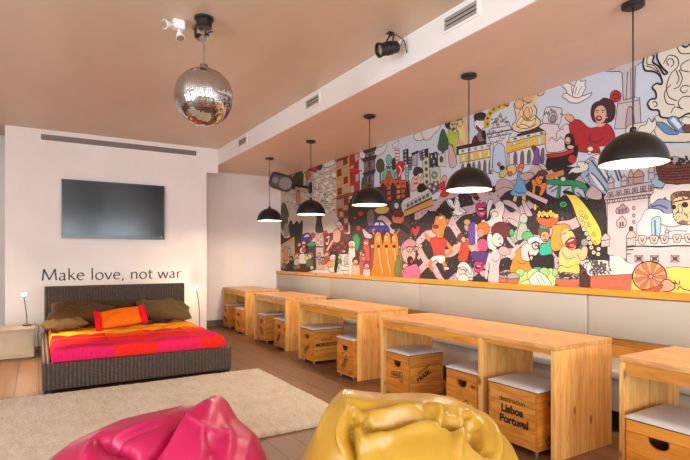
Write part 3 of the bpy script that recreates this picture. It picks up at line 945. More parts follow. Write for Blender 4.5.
for i in range(nl):
    zc = zt - (i + .5) * (zt - zb) / nl
    pts = [Vector((.0075 * math.cos(2 * PI * k / 10), 0, zc + .0145 * math.sin(2 * PI * k / 10))) for k in range(10)]
    if i % 2: pts = [Vector((0, p.x, p.z)) for p in pts]
    tube(b, pts + [pts[0], ], .0026, 6, cap=False)
obj('chain', b, M['metal_grey'], t, smooth=True)

# ------------------------------------------------------------------ small ceiling fittings
def cyl_between(b, p, q, r, n=20, mi=0, r2=None):
    tube(b, [p, q], [r, r if r2 is None else r2], n, mi)
t = thing('twin_floodlight', 'white twin-head ceiling floodlight left of the disco ball chain', 'ceiling light', (.962, 4.155, ZC)); t.scale = (.86, .86, .86)
obj('housing', bx(-.055, .055, -.045, .045, -.085, -.0005, 0.012, seg=3), M['white_plastic'], t, smooth=False)
for (p, q) in (((-.06, -.02, -.06), (-.135, -.05, -.085)), ((.0, -.03, -.10), (.005, -.06, -.185))):
    b = bmesh.new(); p, q = Vector(p), Vector(q)
    cyl_between(b, p, p + (q - p) * .35, .012)
    cyl_between(b, p + (q - p) * .35, q, .024, r2=.042)
    hd = obj('lamp_head', b, M['white_plastic'], t)
    d = (q - p).normalized()
    b = bmesh.new(); cyl_between(b, q + d * .0005, q + d * .004, .036)
    obj('lens', b, M['glass_lens'], hd)
t = thing('pin_spotlight', 'small dark pin spotlight bracket on the ceiling between floodlight and disco ball', 'spotlight', (1.15, 4.18, ZC))
obj('ceiling_plate', bx(-.06, .05, -.04, .04, -.02, -.0005, .003), M['metal_grey'], t)
b = bmesh.new(); box(b, -.05, -.04, -.02, .02, -.09, -.02); box(b, .03, .04, -.02, .02, -.09, -.02)
obj('yoke', b, M['black'], t)
b = bmesh.new(); cyl_between(b, (-.01, .03, -.07), (0.0, -.06, -.12), .03)
obj('lamp_barrel', b, M['metal_grey'], t)
b = bmesh.new(); tube(b, catmull([(.03, .0, -.03), (.06, -.01, -.06), (.06, 0, -.03), (.10, 0, -.01)]), .006, 8)
obj('lead', b, M['cable'], t)

t = thing('stage_spotlight', 'black cylindrical stage spotlight hanging from the ceiling beside the plaster edge', 'spotlight', (2.55, 3.44, ZC)); t.scale = (.86, .86, .86)
ca, sa = .8536, .521
def cw(r, f, z):   # small helper: right / forward / up
    return Vector((r * ca + f * sa, -r * sa + f * ca, z))
b = bmesh.new(); box(b, -.03, .03, -.03, .03, -.012, -.0005, .003)
cyl_between(b, Vector((0, 0, -.012)), Vector((0, 0, -.03)), .012)
obj('ceiling_mount', b, M['black'], t)
cB = cw(-.015, 0, -.155)
ax = cw(-.86, -.35, -.30).normalized()
b = bmesh.new()
s_ = ax.cross(Vector((0, 0, 1))).normalized()
for s in (-1, 1):
    tube(b, [Vector((0, 0, -.03)) + s_ * .01 * s, Vector((0, 0, -.05)) + s_ * .075 * s, cB + s_ * .075 * s], .009, 8)
obj('yoke', b, M['black'], t)
b = bmesh.new()
prof = [(0, -.105), (.045, -.105), (.058, -.09), (.06, -.03), (.066, -.028), (.066, .03), (.062, .035), (.064, .10), (.072, .105), (.072, .118), (.06, .118), (.056, .09), (0, .088)]
lathe(b, prof, 28, M=Matrix.Translation(cB) @ ax.to_track_quat('Z', 'Y').to_matrix().to_4x4())
br = obj('lamp_barrel', b, M['black'], t)
b = bmesh.new(); lathe(b, [(0, .1005), (.03, .099), (.055, .0935)], 28, M=Matrix.Translation(cB) @ ax.to_track_quat('Z', 'Y').to_matrix().to_4x4())
obj('lens', b, M['glass_lens'], t, smooth=True)
b = bmesh.new(); e = cB - ax * .105
tube(b, catmull([e, e + cw(.03, 0, .01), e + cw(.05, 0, .06), e + cw(.075, .0, .03), e + cw(.09, 0, -.06), e + cw(.085, 0, -.02), e + cw(.055, 0, .07), cw(.05, .03, -.004)], n=6), .0045, 6)
obj('power_cord', b, M['cable'], t, smooth=True)

t = thing('wall_speaker', 'dark loudspeaker on a bracket arm jutting from the mural wall behind the pendants', 'speaker', (XW, 8.14, 2.59))
obj('wall_plate', bx(-.035, -.012, -.05, .05, -.10, .10, .004), M['black'], t)
b = bmesh.new(); tube(b, [(-.035, 0, .0), (-.40, 0, .03)], .022, 12)
tube(b, [(-.36, 0, -.05), (-.36, 0, .04)], .035, 12)
obj('bracket_arm', b, M['black'], t, smooth=False)
fw = Vector((-.30, -.93, -.18)).normalized()
lg = Vector((.86, -.45, -.30)); lg = (lg - fw * lg.dot(fw)).normalized(); up = fw.cross(lg)
c0 = Vector((-.60, 0, .06))
Mx = Matrix(((lg.x, up.x, fw.x, c0.x), (lg.y, up.y, fw.y, c0.y), (lg.z, up.z, fw.z, c0.z), (0, 0, 0, 1)))
b = bmesh.new()
bmesh.ops.create_cube(b, size=2.0); bmesh.ops.subdivide_edges(b, edges=b.edges[:], cuts=11, use_grid_fill=True)
for v in b.verts:
    p = v.co.copy(); k = (abs(p.x) ** 4 + abs(p.y) ** 4 + abs(p.z) ** 4) ** -.25
    p = p * k
    v.co = Mx @ Vector((p.x * .205 * (1 - .10 * (p.z < 0) * -p.z), p.y * .15, -.09 + p.z * .145))
obj('cabinet', b, M['speaker_body'], t, smooth=True)
for x, r in ((-.115, .045), (.075, .105)):
    b = bmesh.new(); lathe(b, [(r + .008, .045), (r + .008, .062), (r, .064), (r * .85, .061), (r * .4, .0575), (0, .060)], 28, M=Mx @ Matrix.Translation((x, 0, 0)))
    obj('driver_cone', b, M['cone'], t, smooth=True)
# ------------------------------------------------------------------ bean bags
CAMZ, HZ, FP = 1.32, 257.5, 502.0
SN, CN = 0.521, 0.8536
def bean_bag(name, label, m, uc, d0, R, Ry, sil, folds, wob, seed):
    """slumped sack: crown line 'sil' seen from the room centre, creases 'folds' pressed into a dome.
       local frame: x to the right, y away, z up"""
    xc = (uc - 345) / FP * d0
    cen = Vector((xc * CN + d0 * SN, -xc * SN + d0 * CN, 0))
    sx = np.array([(u - uc) / FP * d0 for u, v in sil]); sz = np.array([CAMZ - (v - HZ) * d0 / FP for u, v in sil])
    ze = 0.24
    def crown(x):
        s = np.interp(x, sx, sz)
        # beyond the measured crown fall away to the side of the sack
        l = np.clip((x + R) / (sx[0] + R + 1e-6), 0, 1); r = np.clip((R - x) / (R - sx[-1] + 1e-6), 0, 1)
        s = np.where(x < sx[0], ze + (sz[0] - ze) * np.sqrt(l), s); s = np.where(x > sx[-1], ze + (sz[-1] - ze) * np.sqrt(r), s)
        return s
    def height(x, y):
        yy = Ry * np.sqrt(np.clip(1 - (x / R) ** 2, 1e-4, 1))
        q = np.clip(y / yy, -1, 1)
        return ze + (crown(x) - ze) * np.power(np.clip(1 - np.abs(q) ** 2.1, 0, 1), 0.55)
    def hit(u, v):
        for d in np.arange(d0 - Ry, d0 + Ry, 0.004):
            x = (u - 345) / FP * d - xc; y = d - d0
            if abs(x) > R * .995 or (x / R) ** 2 + (y / Ry) ** 2 > .99: continue
            if CAMZ - (v - HZ) * d / FP < height(np.array(x), np.array(y)): break
        z = float(height(np.array(x), np.array(y)))
        return (x, y, z)
    nr, nt = 110, 260
    V = []
    for i in range(nr + 1):
        s = i / nr
        for k in range(nt):
            a = 2 * PI * k / nt
            if s <= .72:
                r = math.sin(s / .72 * PI / 2)
                x, y = R * r * math.cos(a), Ry * r * math.sin(a)
                z = None
            else:
                q = (s - .72) / .28
                rr_ = math.cos(q * PI / 2 * .62); x, y = R * rr_ * math.cos(a), Ry * rr_ * math.sin(a); z = ze * (1 - math.sin(q * PI / 2)) + .002
            V.append((x, y, -1 if z is None else z))
    V = np.array(V)
    up = V[:, 2] < 0
    V[up, 2] = height(V[up, 0], V[up, 1])
    # slight sway of the sides so that it does not read as a turned shape
    ang = np.arctan2(V[:, 1], V[:, 0])
    fold = 1 + .02 * np.sin(5 * ang + seed) * np.clip(1 - V[:, 2] / .5, 0, 1) + .012 * np.sin(13 * ang + 2 * seed) * np.clip(1 - V[:, 2] / .45, 0, 1)
    V[:, 0] *= fold; V[:, 1] *= fold
    def topo(V):
        F = []
        for i in range(nr):
            for k in range(nt):
                k2 = (k + 1) % nt
                F.append((i * nt + k, i * nt + k2, (i + 1) * nt + k2, (i + 1) * nt + k))
        return F
    F = topo(V)
    def normals(V):
        N = np.zeros_like(V); Fa = np.array(F)
        n = np.cross(V[Fa[:, 2]] - V[Fa[:, 0]], V[Fa[:, 3]] - V[Fa[:, 1]])
        for c in range(4): np.add.at(N, Fa[:, c], n)
        L = np.linalg.norm(N, axis=1, keepdims=True); L[L < 1e-12] = 1
        return -N / L
    N = normals(V)
    if N[up][:, 2].mean() < 0: N = -N
    disp = np.zeros(len(V))
    for (pts, amp, wd, sharp) in folds:
        P = np.array([hit(*p) for p in catmull(pts, n=5)])
        best = np.full(len(V), 9.0); par = np.zeros(len(V))
        for i in range(len(P) - 1):
            a, bb = P[i], P[i + 1]; ab = bb - a
            t_ = np.clip(((V - a) @ ab) / (ab @ ab + 1e-12), 0, 1)
            dd = np.linalg.norm(V - (a + t_[:, None] * ab), axis=1)
            s = dd < best; best[s] = dd[s]; par[s] = (i + t_[s]) / (len(P) - 1)
        taper = np.sin(np.clip(par, .06, .94) * PI) ** .6
        prof = np.exp(-(best / (wd * .85))) if sharp else np.exp(-(best / (wd * .85)) ** 2)
        disp += 1.55 * amp * taper * prof
    r = np.random.RandomState(seed)
    for _ in range(14):
        kx = r.normal(0, 1, 3); kx /= np.linalg.norm(kx); f = r.uniform(8, 26); p = r.uniform(0, 6.28)
        disp += wob / f * 8 * np.sin(V @ kx * f + p + 1.2 * np.sin(V @ r.normal(0, 5, 3)))* .4
    disp *= np.where(up, 1, np.clip(V[:, 2] / ze, 0, 1))
    V = V + N * disp[:, None]
    V[:, 2] = np.maximum(V[:, 2], .002)
    b = bmesh.new()
    vs = [b.verts.new(v) for v in V]
    top = None
    for f in F:
        if f[0] < nt: continue
        b.faces.new([vs[i] for i in f])
    c = b.verts.new(V[nt:2 * nt].mean(axis=0))
    for k in range(nt): b.faces.new((c, vs[nt + k], vs[nt + (k + 1) % nt]))
    b.faces.new([vs[nr * nt + k] for k in range(nt)])
    for k in range(nt): b.verts.remove(vs[k])
    bmesh.ops.recalc_face_normals(b, faces=b.faces)
    o = obj(name, b, m, smooth=True)
    o.location = cen; o.rotation_euler = (0, 0, -math.radians(31.4))
    tag(o, label, 'bean bag', 'bean bags on the floor')
    return o, cen, hit
PS = [(49.6, 459.6), (71.3, 442.2), (95.7, 431.7), (109.6, 425.7), (128.7, 421), (150, 416), (170.9, 411.2), (187.4, 411.1), (199, 404), (207.4, 399.6), (213, 399.3), (218, 403), (230, 421.3), (251, 437.8), (263, 459.6)]
pink, pc, phit = bean_bag('bean_bag', 'pink leatherette bean bag slumped on the edge of the rug', M['pink_bag'], 157, 2.30, .53, .47, PS, [
    ([(188, 412), (180, 422), (168, 438), (154, 454), (146, 466)], -.055, .026, True),
    ([(205, 402), (193, 414), (181, 430), (168, 446), (160, 460)], .022, .040, False),
    ([(108, 441), (120, 434), (140, 426), (166, 415)], .010, .012, False),
    ([(110, 446), (124, 438), (144, 431), (168, 421)], -.012, .020, True),
    ([(187, 417), (200, 422), (215, 429), (240, 436)], .009, .012, False),
    ([(208, 428), (212, 438), (216, 450), (208, 462)], -.022, .024, True),
    ([(96, 437), (108, 444), (124, 452), (138, 466)], -.050, .028, True),
    ([(97, 435), (90, 448), (86, 462)], .016, .030, False),
    ([(224, 418), (228, 440), (224, 462)], .012, .04, False),
], .004, 3)
YS = [(302, 460), (307, 447), (314, 434), (320, 420), (326, 409.6), (332, 401), (338.5, 394), (344.6, 390.4), (352, 391.5), (364.6, 394), (389, 397.4), (410, 397.4), (434.8, 398.3), (457, 401.7), (474.8, 408.7), (485, 416), (494, 425), (508, 441), (515.7, 456.5)]
yell, yc, yhit = bean_bag('bean_bag', 'mustard yellow leatherette bean bag with a creased hollow top', M['yellow_bag'], 409, 2.25, .52, .47, YS, [
    ([(350, 402), (372, 406), (400, 405), (430, 405), (455, 410)], -.020, .028, False),
    ([(362, 416), (376, 427), (392, 426), (410, 420), (428, 414)], -.080, .026, True),
    ([(372, 412), (390, 413), (412, 407), (424, 404)], .022, .026, False),
    ([(418, 404), (436, 408), (441, 416), (438, 424)], .026, .020, False),
    ([(442, 424), (452, 423), (464, 420), (468, 414)], -.095, .028, True),
    ([(471, 412), (466, 424), (459, 440), (457, 462)], .028, .028, False),
    ([(476, 424), (478, 438), (486, 448)], -.070, .040, False),
    ([(480, 411), (492, 428), (498, 448), (496, 462)], .020, .028, False),
    ([(356, 444), (376, 438), (396, 430), (420, 425), (446, 428)], .030, .040, False),
    ([(346, 406), (343, 422), (341, 440), (348, 460)], .026, .022, False),
    ([(354, 412), (350, 432), (352, 450), (354, 464)], -.060, .022, True),
    ([(352, 425), (358, 430), (362, 440)], .020, .016, False),
    ([(372, 412), (372, 422), (378, 434)], .014, .018, False),
    ([(334, 404), (322, 424), (316, 444)], .010, .020, False),
    ([(394, 470), (388, 452), (392, 438)], -.008, .03, False),
], .0035, 11)
# ------------------------------------------------------------------ the mural on the right wall
mb = bmesh.new()
mcol = mb.loops.layers.float_color.new('paint')
GRID = {}
def layer_x(pts):
    """paint order: one step above whatever is already painted in the cells touched"""
    c = 0.08
    y0, y1 = min(q[0] for q in pts), max(q[0] for q in pts); z0, z1 = min(q[1] for q in pts), max(q[1] for q in pts)
    ks = [(i, j) for i in range(int(y0 / c), int(y1 / c) + 1) for j in range(int(z0 / c), int(z1 / c) + 1)]
    n = max([GRID.get(k, 0) for k in ks] + [0]) + 1
    for k in ks: GRID[k] = n
    return -0.002 - n * 2.2e-5
MZ0, MZ1 = 1.048, ZS - 0.002
TILES = {'A': (275, 150, 7.08), 'B': (275, 210, 6.77), 'C': (350, 120, 6.57), 'D': (350, 185, 4.84), 'E': (400, 185, 4.6),
         'F': (430, 100, 7.08), 'G': (440, 160, 6.575), 'H': (455, 225, 7.07), 'I': (500, 80, 6.57), 'J': (510, 145, 6.57),
         'K': (510, 210, 5.755), 'L': (560, 60, 5.11), 'M': (630, 35, 4.85), 'N': (590, 150, 6.13), 'O': (590, 220, 5.75), 'W': (0, 0, 1.0)}
INK = (20, 12, 14)
def wallpt(tile, p):
    ox, oy, s = TILES[tile]
    u, v = ox + p[0] / s, oy + p[1] / s
    a = (u - 345) / 502.0; d = XW / (0.521 + 0.8536 * a)
    return np.array(((0.8536 - 0.521 * a) * d, 1.32 + (257.5 - v) * d / 502.0))
def put_face(pts, col):
    x = layer_x(pts)
    vs = []
    for p in pts:
        y = min(max(p[0], 0.3), YB - .003); z = min(max(p[1], MZ0), MZ1)
        if vs and abs(vs[-1].co.y - y) < 1e-5 and abs(vs[-1].co.z - z) < 1e-5: continue
        vs.append(mb.verts.new((x, y, z)))
    if len(vs) < 3: return
    try:
        f = mb.faces.new(vs)
    except ValueError:
        return
    c = srgb(*col)
    for l in f.loops: l[mcol] = c
def ribbon(W, w, col, closed=False, taper=False):
    """painted line of width w on the wall"""
    x = layer_x(W)
    if col == INK: w = w * min(1.1, max(.5, .5 + .085 * (W[0][0] - 2)))
    m = len(W); rows = []
    for i in range(m):
        a = W[(i - 1) % m] if (closed or i > 0) else W[i]
        c = W[(i + 1) % m] if (closed or i < m - 1) else W[i]
        d = c - a; d = d / (np.linalg.norm(d) + 1e-9)
        k = w / 2 * (math.sin(PI * (0.08 + 0.84 * i / (m - 1))) ** .7 if taper else 1)
        n = np.array((-d[1], d[0])) * k
        rows.append([mb.verts.new((x, min(max(q[0], .3), YB - .003), min(max(q[1], MZ0), MZ1))) for q in (W[i] + n, W[i] - n)])
    cc = srgb(*col)
    for i in (range(m) if closed else range(m - 1)):
        A, B = rows[i], rows[(i + 1) % m]
        try: f = mb.faces.new((A[0], B[0], B[1], A[1]))
        except ValueError: continue
        for l in f.loops: l[mcol] = cc
def P(tile, pts, col, sm=1, line=1, w=.011, lc=INK):
    W = [wallpt(tile, p) for p in pts]
    if sm: W = catmull(W, True, 4)
    if col is not None: put_face(W, col)
    if line: ribbon(W, w * line, lc, True)
def S(tile, pts, w=.010, col=INK, sm=1, taper=False):
    W = [wallpt(tile, p) for p in pts]
    if sm and len(W) > 2: W = catmull(W, False, 4)
    ribbon(W, w, col, False, taper)
def E(tile, cx, cy, rx, ry, col, rot=0, line=1, n=14, w=.011):
    r = math.radians(rot)
    pts = [(cx + rx * math.cos(a) * math.cos(r) - ry * math.sin(a) * math.sin(r), cy + rx * math.cos(a) * math.sin(r) + ry * math.sin(a) * math.cos(r)) for a in [2 * PI * k / n for k in range(n)]]
    W = [wallpt(tile, p) for p in pts]
    if col is not None: put_face(W, col)
    if line: ribbon(W, w * line, INK, True)
def quad(q, u, v):
    q = [np.array(p, float) for p in q]   # corners: top-left, top-right, bottom-right, bottom-left
    return tuple((q[0] * (1 - u) + q[1] * u) * (1 - v) + (q[3] * (1 - u) + q[2] * u) * v)
def cells(tile, q, nx, ny, cols, fx=.65, fy=.65, line=.6):
    for j in range(ny):
        for i in range(nx):
            u0, u1 = (i + .5 - fx / 2) / nx, (i + .5 + fx / 2) / nx; v0, v1 = (j + .5 - fy / 2) / ny, (j + .5 + fy / 2) / ny
            P(tile, [quad(q, u0, v0), quad(q, u1, v0), quad(q, u1, v1), quad(q, u0, v1)], cols[(i + j * 3) % len(cols)], 0, line, .008)
def arches(tile, q, n, col, fx=.6):
    for i in range(n):
        u0, u1 = (i + .5 - fx / 2) / n, (i + .5 + fx / 2) / n; um = (u0 + u1) / 2
        P(tile, [quad(q, u0, 1), quad(q, u0, .4), quad(q, u0 + .2 * (u1 - u0), .12), quad(q, um, .02), quad(q, u1 - .2 * (u1 - u0), .12), quad(q, u1, .4), quad(q, u1, 1)], col, 0, .7, .008)
SKY, DK, PK = (208, 214, 228), (44, 31, 36), (198, 170, 174)
WHT, SKIN, BLK = (228, 220, 214), (226, 168, 136), (26, 18, 20)
RED, GRN, YEL, ORG = (204, 36, 40), (24, 150, 92), (234, 188, 70), (238, 132, 36)
def scrib(tile, x0, y0, x1, y1, n, L, col, w, seed):
    r = random.Random(seed)
    for _ in range(n):
        x, y = r.uniform(x0, x1), r.uniform(y0, y1); a = r.uniform(0, 6.28); k = r.uniform(-1.2, 1.2)
        pts = []
        for i in range(4):
            pts.append((x, y)); x += L * math.cos(a); y += L * math.sin(a); a += k
        S(tile, pts, w, col)

# -- ground: sky, then the dark paving with its pink waves
put_face([np.array(p) for p in ((YB, MZ0), (YB, MZ1), (.3, MZ1), (.3, MZ0))], SKY)
P('W', [(398, 212), (420, 203), (450, 196), (480, 190), (520, 178), (556, 165), (604, 170), (612, 300), (396, 290)], DK, 0, 0)
def wave(z0, y0, y1, A, per, ph, w):
    W = []; n = int((y1 - y0) / .05)
    for i in range(n + 1):
        y = y0 + (y1 - y0) * i / n
        W.append(np.array((y, z0 + A * math.sin(2 * PI * (y - ph) / per) + .5 * A * math.sin(4 * PI * (y - ph) / per))))
    ribbon(W, w, PK)
for k_, z in enumerate((1.12, 1.37, 1.62, 1.87, 2.08)):
    wave(z, 2.75, 5.55 - .12 * k_, .10, .95, .3 * k_, .095)
rd = random.Random(4)
for i in range(330):                                                  # dotted paving stones
    y, z = rd.uniform(2.75, 5.6), rd.uniform(1.06, 2.1)
    s = .012; put_face([np.array(p) for p in ((y - s, z), (y, z + s), (y + s, z), (y, z - s))], rd.choice([(92, 70, 74), (120, 92, 96), (30, 20, 22), (150, 122, 126)]))

# -- far left: sketchy street and old houses
P('A', [(30, 190), (200, 130), (430, 60), (440, 470), (30, 480)], (206, 190, 178), 0, 0)
P('B', [(30, 40), (440, 20), (440, 410), (30, 410)], (204, 188, 176), 0, 0)
scrib('A', 50, 170, 430, 450, 150, 11, (132, 116, 106), .010, 1)
scrib('A', 200, 100, 430, 440, 45, 13, (104, 88, 82), .011, 2)
scrib('A', 280, 110, 430, 440, 30, 12, (240, 232, 226), .03, 21)
P('A', [(85, 175), (120, 160), (200, 132), (200, 150), (130, 172)], (120, 44, 34), 0, .6)
P('A', [(125, 195), (150, 170), (190, 160), (208, 200), (205, 255), (160, 262), (128, 235)], (60, 66, 50))
P('A', [(215, 160), (235, 145), (250, 175), (240, 210), (222, 210)], (206, 104, 50))
P('A', [(235, 140), (265, 115), (300, 108), (296, 150), (262, 150)], (186, 40, 74))
P('A', [(205, 170), (215, 165), (218, 250), (202, 250)], (216, 208, 204))
P('A', [(300, 105), (330, 92), (335, 130), (305, 140)], (60, 70, 56))
P('A', [(355, 90), (420, 70), (420, 100), (385, 118), (352, 125)], (230, 224, 220))
P('A', [(40, 470), (46, 400), (60, 372), (82, 400), (98, 470)], (84, 78, 56))
P('A', [(150, 300), (175, 290), (180, 380), (155, 380)], (196, 120, 96))
P('A', [(100, 180), (118, 172), (122, 260), (104, 262)], (150, 80, 60))
cA = [(186, 150, 142), (120, 48, 34), (206, 182, 170), (140, 52, 36)]
q1 = [(432, 72), (520, 38), (526, 308), (437, 332)]
P('A', q1, (212, 158, 84), 0); cells('A', q1, 2, 4, [(190, 154, 148), (122, 50, 34)], .7, .72)
P('A', [(424, 72), (522, 32), (522, 52), (428, 88)], (146, 42, 32), 0)
q2 = [(527, 38), (596, 8), (602, 300), (530, 318)]
P('A', q2, (182, 44, 38), 0); cells('A', q2, 2, 4, [(150, 60, 44), (206, 170, 166)], .7, .7)
P('A', [(528, 140), (612, 112), (616, 146), (534, 168)], (216, 40, 46), 0)
S('A', [(522, 30), (530, 330)], .03, (222, 168, 80)); S('A', [(432, 72), (440, 460)], .025, (222, 168, 80))
q3 = [(437, 345), (528, 322), (528, 470), (440, 475)]
P('A', q3, (196, 132, 80), 0); cells('A', q3, 2, 2, [(178, 140, 140), (120, 46, 36)], .7, .75)
P('A', [(436, 332), (527, 306), (590, 296), (590, 312), (528, 326), (438, 350)], (170, 64, 38), 0)
P('B', [(430, 0), (500, 0), (500, 150), (430, 160)], (150, 70, 54), 0); cells('B', [(434, 5), (498, 5), (498, 140), (434, 150)], 2, 3, [(190, 160, 158), (110, 40, 34)], .75, .7)
P('B', [(500, -40), (560, -60), (640, -20), (640, 130), (600, 165), (540, 160), (508, 110)], (40, 52, 40))
for x, y, r in ((577, 25, 17), (566, 122, 18), (604, 90, 12), (556, 62, 10)): E('B', x, y, r, r, RED, 0, .8)

# -- far left bottom: small crowd
E('B', 60, 70, 28, 66, (88, 82, 58)); E('B', 78, 132, 20, 46, (156, 146, 136))
P('B', [(32, 160), (70, 190), (125, 180), (170, 190), (250, 215), (275, 230), (275, 405), (34, 405)], (66, 44, 42), 1, 0)
P('B', [(95, 95), (110, 70), (125, 100), (150, 75), (165, 95), (186, 70), (186, 150), (170, 195), (115, 195), (98, 150)], (42, 44, 38))
P('B', [(34, 236), (132, 178), (137, 332), (44, 392)], (226, 164, 40), 0); P('B', [(48, 240), (122, 198), (126, 318), (54, 366)], (168, 158, 156), 0, .6)
S('B', [(108, 215), (122, 330), (118, 205)], .03, (226, 164, 40), 0); scrib('B', 55, 250, 110, 350, 12, 9, (90, 80, 84), .014, 5)
P('B', [(60, 260), (80, 255), (84, 330), (64, 340)], (206, 130, 70))
P('B', [(176, 190), (190, 165), (228, 155), (245, 178), (252, 205), (180, 212)], (82, 52, 132)); P('B', [(196, 176), (222, 162), (236, 178), (200, 186)], (206, 206, 222), 0, .6)
E('B', 258, 172, 16, 18, (186, 54, 48)); E('B', 340, 160, 19, 20, (196, 56, 46)); E('B', 300, 130, 10, 12, (206, 140, 110))
P('B', [(215, 232), (240, 215), (272, 225), (262, 245), (230, 248)], (50, 152, 104))
P('B', [(330, 165), (400, 150), (535, 165), (535, 300), (330, 300)], (104, 48, 44), 0, 0); cells('B', [(335, 215), (520, 210), (520, 290), (340, 292)], 7, 3, [(134, 62, 54), (82, 34, 34)], .85, .8, .5)
P('B', [(276, 145), (324, 145), (331, 405), (280, 405)], (196, 168, 158), 0); cells('B', [(280, 150), (322, 150), (324, 250), (282, 250)], 2, 5, [(170, 136, 130), (206, 184, 174)], .7, .6, .6)
S('B', [(278, 250), (328, 250)], .02); S('B', [(280, 320), (330, 320)], .02); E('B', 303, 350, 12, 18, (170, 130, 124))
P('B', [(276, 145), (284, 60), (280, 34), (300, 22), (318, 34), (316, 80), (326, 145)], (54, 58, 48))
P('B', [(396, 150), (420, 128), (446, 145), (436, 215), (398, 214)], (216, 160, 134)); E('B', 433, 103, 19, 20, (228, 182, 164)); P('B', [(412, 100), (430, 75), (452, 90), (450, 108)], (220, 206, 204))
S('B', [(400, 200), (372, 240), (340, 300)], .05, (216, 160, 134)); S('B', [(350, 190), (368, 180), (358, 230), (346, 220)], .02, (232, 224, 220))
P('B', [(530, 172), (560, 164), (578, 210), (570, 262), (548, 294), (536, 236)], (28, 158, 88))
heads = [(150, 310, 18, (190, 40, 76), (222, 176, 160)), (190, 268, 26, BLK, (232, 214, 206)), (235, 312, 20, (150, 110, 80), (232, 206, 186)), (352, 300, 17, (170, 90, 60), (226, 180, 160)),
         (398, 318, 28, BLK, (230, 218, 210)), (490, 345, 24, (214, 206, 196), (228, 190, 170)), (562, 345, 24, (84, 30, 56), (226, 166, 140)), (110, 330, 12, BLK, (214, 170, 140)), (60, 372, 9, (60, 90, 150), (222, 180, 150))]
for i_, (x, y, r, hc, fc) in enumerate(heads):
    P('B', [(x - r * 1.1, y + r * 3.5), (x - r * .9, y + r * 1.4), (x, y + r), (x + r * .9, y + r * 1.4), (x + r * 1.1, y + r * 3.5)], [(206, 190, 180), (230, 220, 214), (90, 110, 80), (190, 60, 60), (228, 216, 206), (232, 226, 220), (176, 96, 60), (40, 34, 36), (70, 110, 160)][i_])
    E('B', x + r * .15, y - r * .2, r * 1.15, r * 1.2, hc); E('B', x - r * .1, y + r * .2, r * .75, r * .85, fc, 0, .8)
    E('B', x - r * .3, y + r * .1, r * .12, r * .16, BLK, 0, 0); E('B', x + r * .2, y + r * .1, r * .12, r * .16, BLK, 0, 0); S('B', [(x - r * .3, y + r * .55), (x, y + r * .68), (x + r * .25, y + r * .5)], .014, (150, 30, 40))
P('B', [(415, 280), (428, 330), (420, 410), (402, 410), (410, 330)], BLK)
E('B', 375, 366, 24, 22, (236, 168, 60)); E('B', 440, 375, 13, 18, (230, 196, 120)); P('B', [(442, 405), (452, 372), (490, 385), (525, 372), (536, 408)], (234, 228, 222))
S('B', [(480, 262), (500, 240), (516, 262), (496, 278), (482, 262)], .022, BLK); E('B', 468, 280, 12, 10, (214, 160, 130)); E('B', 515, 230, 14, 16, (226, 190, 170))
E('B', 138, 388, 14, 16, (60, 150, 90)); E('B', 108, 380, 18, 24, (40, 32, 36)); E('B', 62, 385, 10, 20, (96, 126, 176)); E('B', 160, 385, 10, 16, (214, 96, 70)); E('B', 250, 390, 12, 14, (226, 200, 190))
E('B', 165, 235, 12, 14, (206, 160, 140)); E('B', 195, 225, 12, 16, (226, 190, 180))

# -- left middle: skyline, pagoda, car, three orange creatures
P('C', [(60, 200), (450, 90), (450, 300), (60, 330)], SKY, 0, 0)
P('C', [(62, 225), (82, 200), (100, 212), (98, 250), (70, 250)], WHT); P('C', [(158, 222), (176, 184), (212, 172), (242, 148), (236, 190), (206, 226), (172, 240)], WHT)
P('C', [(278, 165), (300, 148), (322, 132), (318, 160), (292, 186)], WHT)
P('C', [(418, 108), (440, 84), (480, 74), (520, 66), (556, 44), (592, 20), (592, 55), (560, 84), (520, 108), (480, 130), (440, 136)], WHT)
for y0, x0, x1 in ((195, 92, 172), (250, 84, 174), (345, 92, 168)):
    P('C', [(x0 + 8, y0 + 12), (x1 - 8, y0 - 4), (x1 - 10, y0 + 100), (x0 + 10, y0 + 108)], (124, 94, 102), 0); P('C', [(x0 - 10, y0 + 6), (x1 + 4, y0 - 20), (x1 - 4, y0 + 4), (x0 + 4, y0 + 24)], (64, 42, 48), 0)
    cells('C', [(x0 + 12, y0 + 30), (x1 - 12, y0 + 14), (x1 - 12, y0 + 60), (x0 + 12, y0 + 70)], 3, 1, [(160, 126, 130), (90, 62, 70)], .7, .7, .6)
P('C', [(78, 460), (80, 390), (100, 372), (112, 400), (110, 460)], (76, 84, 56))
E('C', 200, 300, 28, 46, (84, 76, 52)); S('C', [(200, 345), (200, 420)], .03, (60, 48, 36))
E('C', 256, 262, 20, 34, (112, 190, 164)); S('C', [(256, 296), (256, 330)], .012); P('C', [(240, 300), (256, 308), (270, 300), (270, 316), (242, 316)], (190, 40, 60))
q4 = [(204, 408), (392, 396), (396, 470), (204, 470)]
P('C', [(200, 470), (202, 405), (225, 396), (258, 342), (298, 392), (392, 396), (396, 470)], (204, 92, 52), 0); cells('C', q4, 6, 1, [BLK, (150, 56, 34), BLK], .5, .7, .6)
E('C', 230, 356, 15, 46, (112, 188, 160), 18); E('C', 282, 350, 15, 46, (112, 188, 160), -18); E('C', 306, 366, 12, 26, (112, 188, 160)); P('C', [(246, 350), (256, 336), (268, 352), (262, 400), (250, 400)], (214, 80, 48))
P('C', [(276, 270), (288, 250), (300, 262), (300, 320), (280, 320)], (62, 44, 52))
q5 = [(296, 186), (324, 190), (326, 272), (300, 276)]
P('C', q5, WHT, 0); cells('C', q5, 1, 4, [(200, 60, 60)], 1, .4, 0)
P('C', [(306, 296), (320, 276), (350, 276), (358, 326), (340, 352), (334, 392), (316, 382), (306, 332)], (206, 30, 46))
S('C', [(322, 300), (338, 330), (322, 372)], .02, (240, 220, 214))
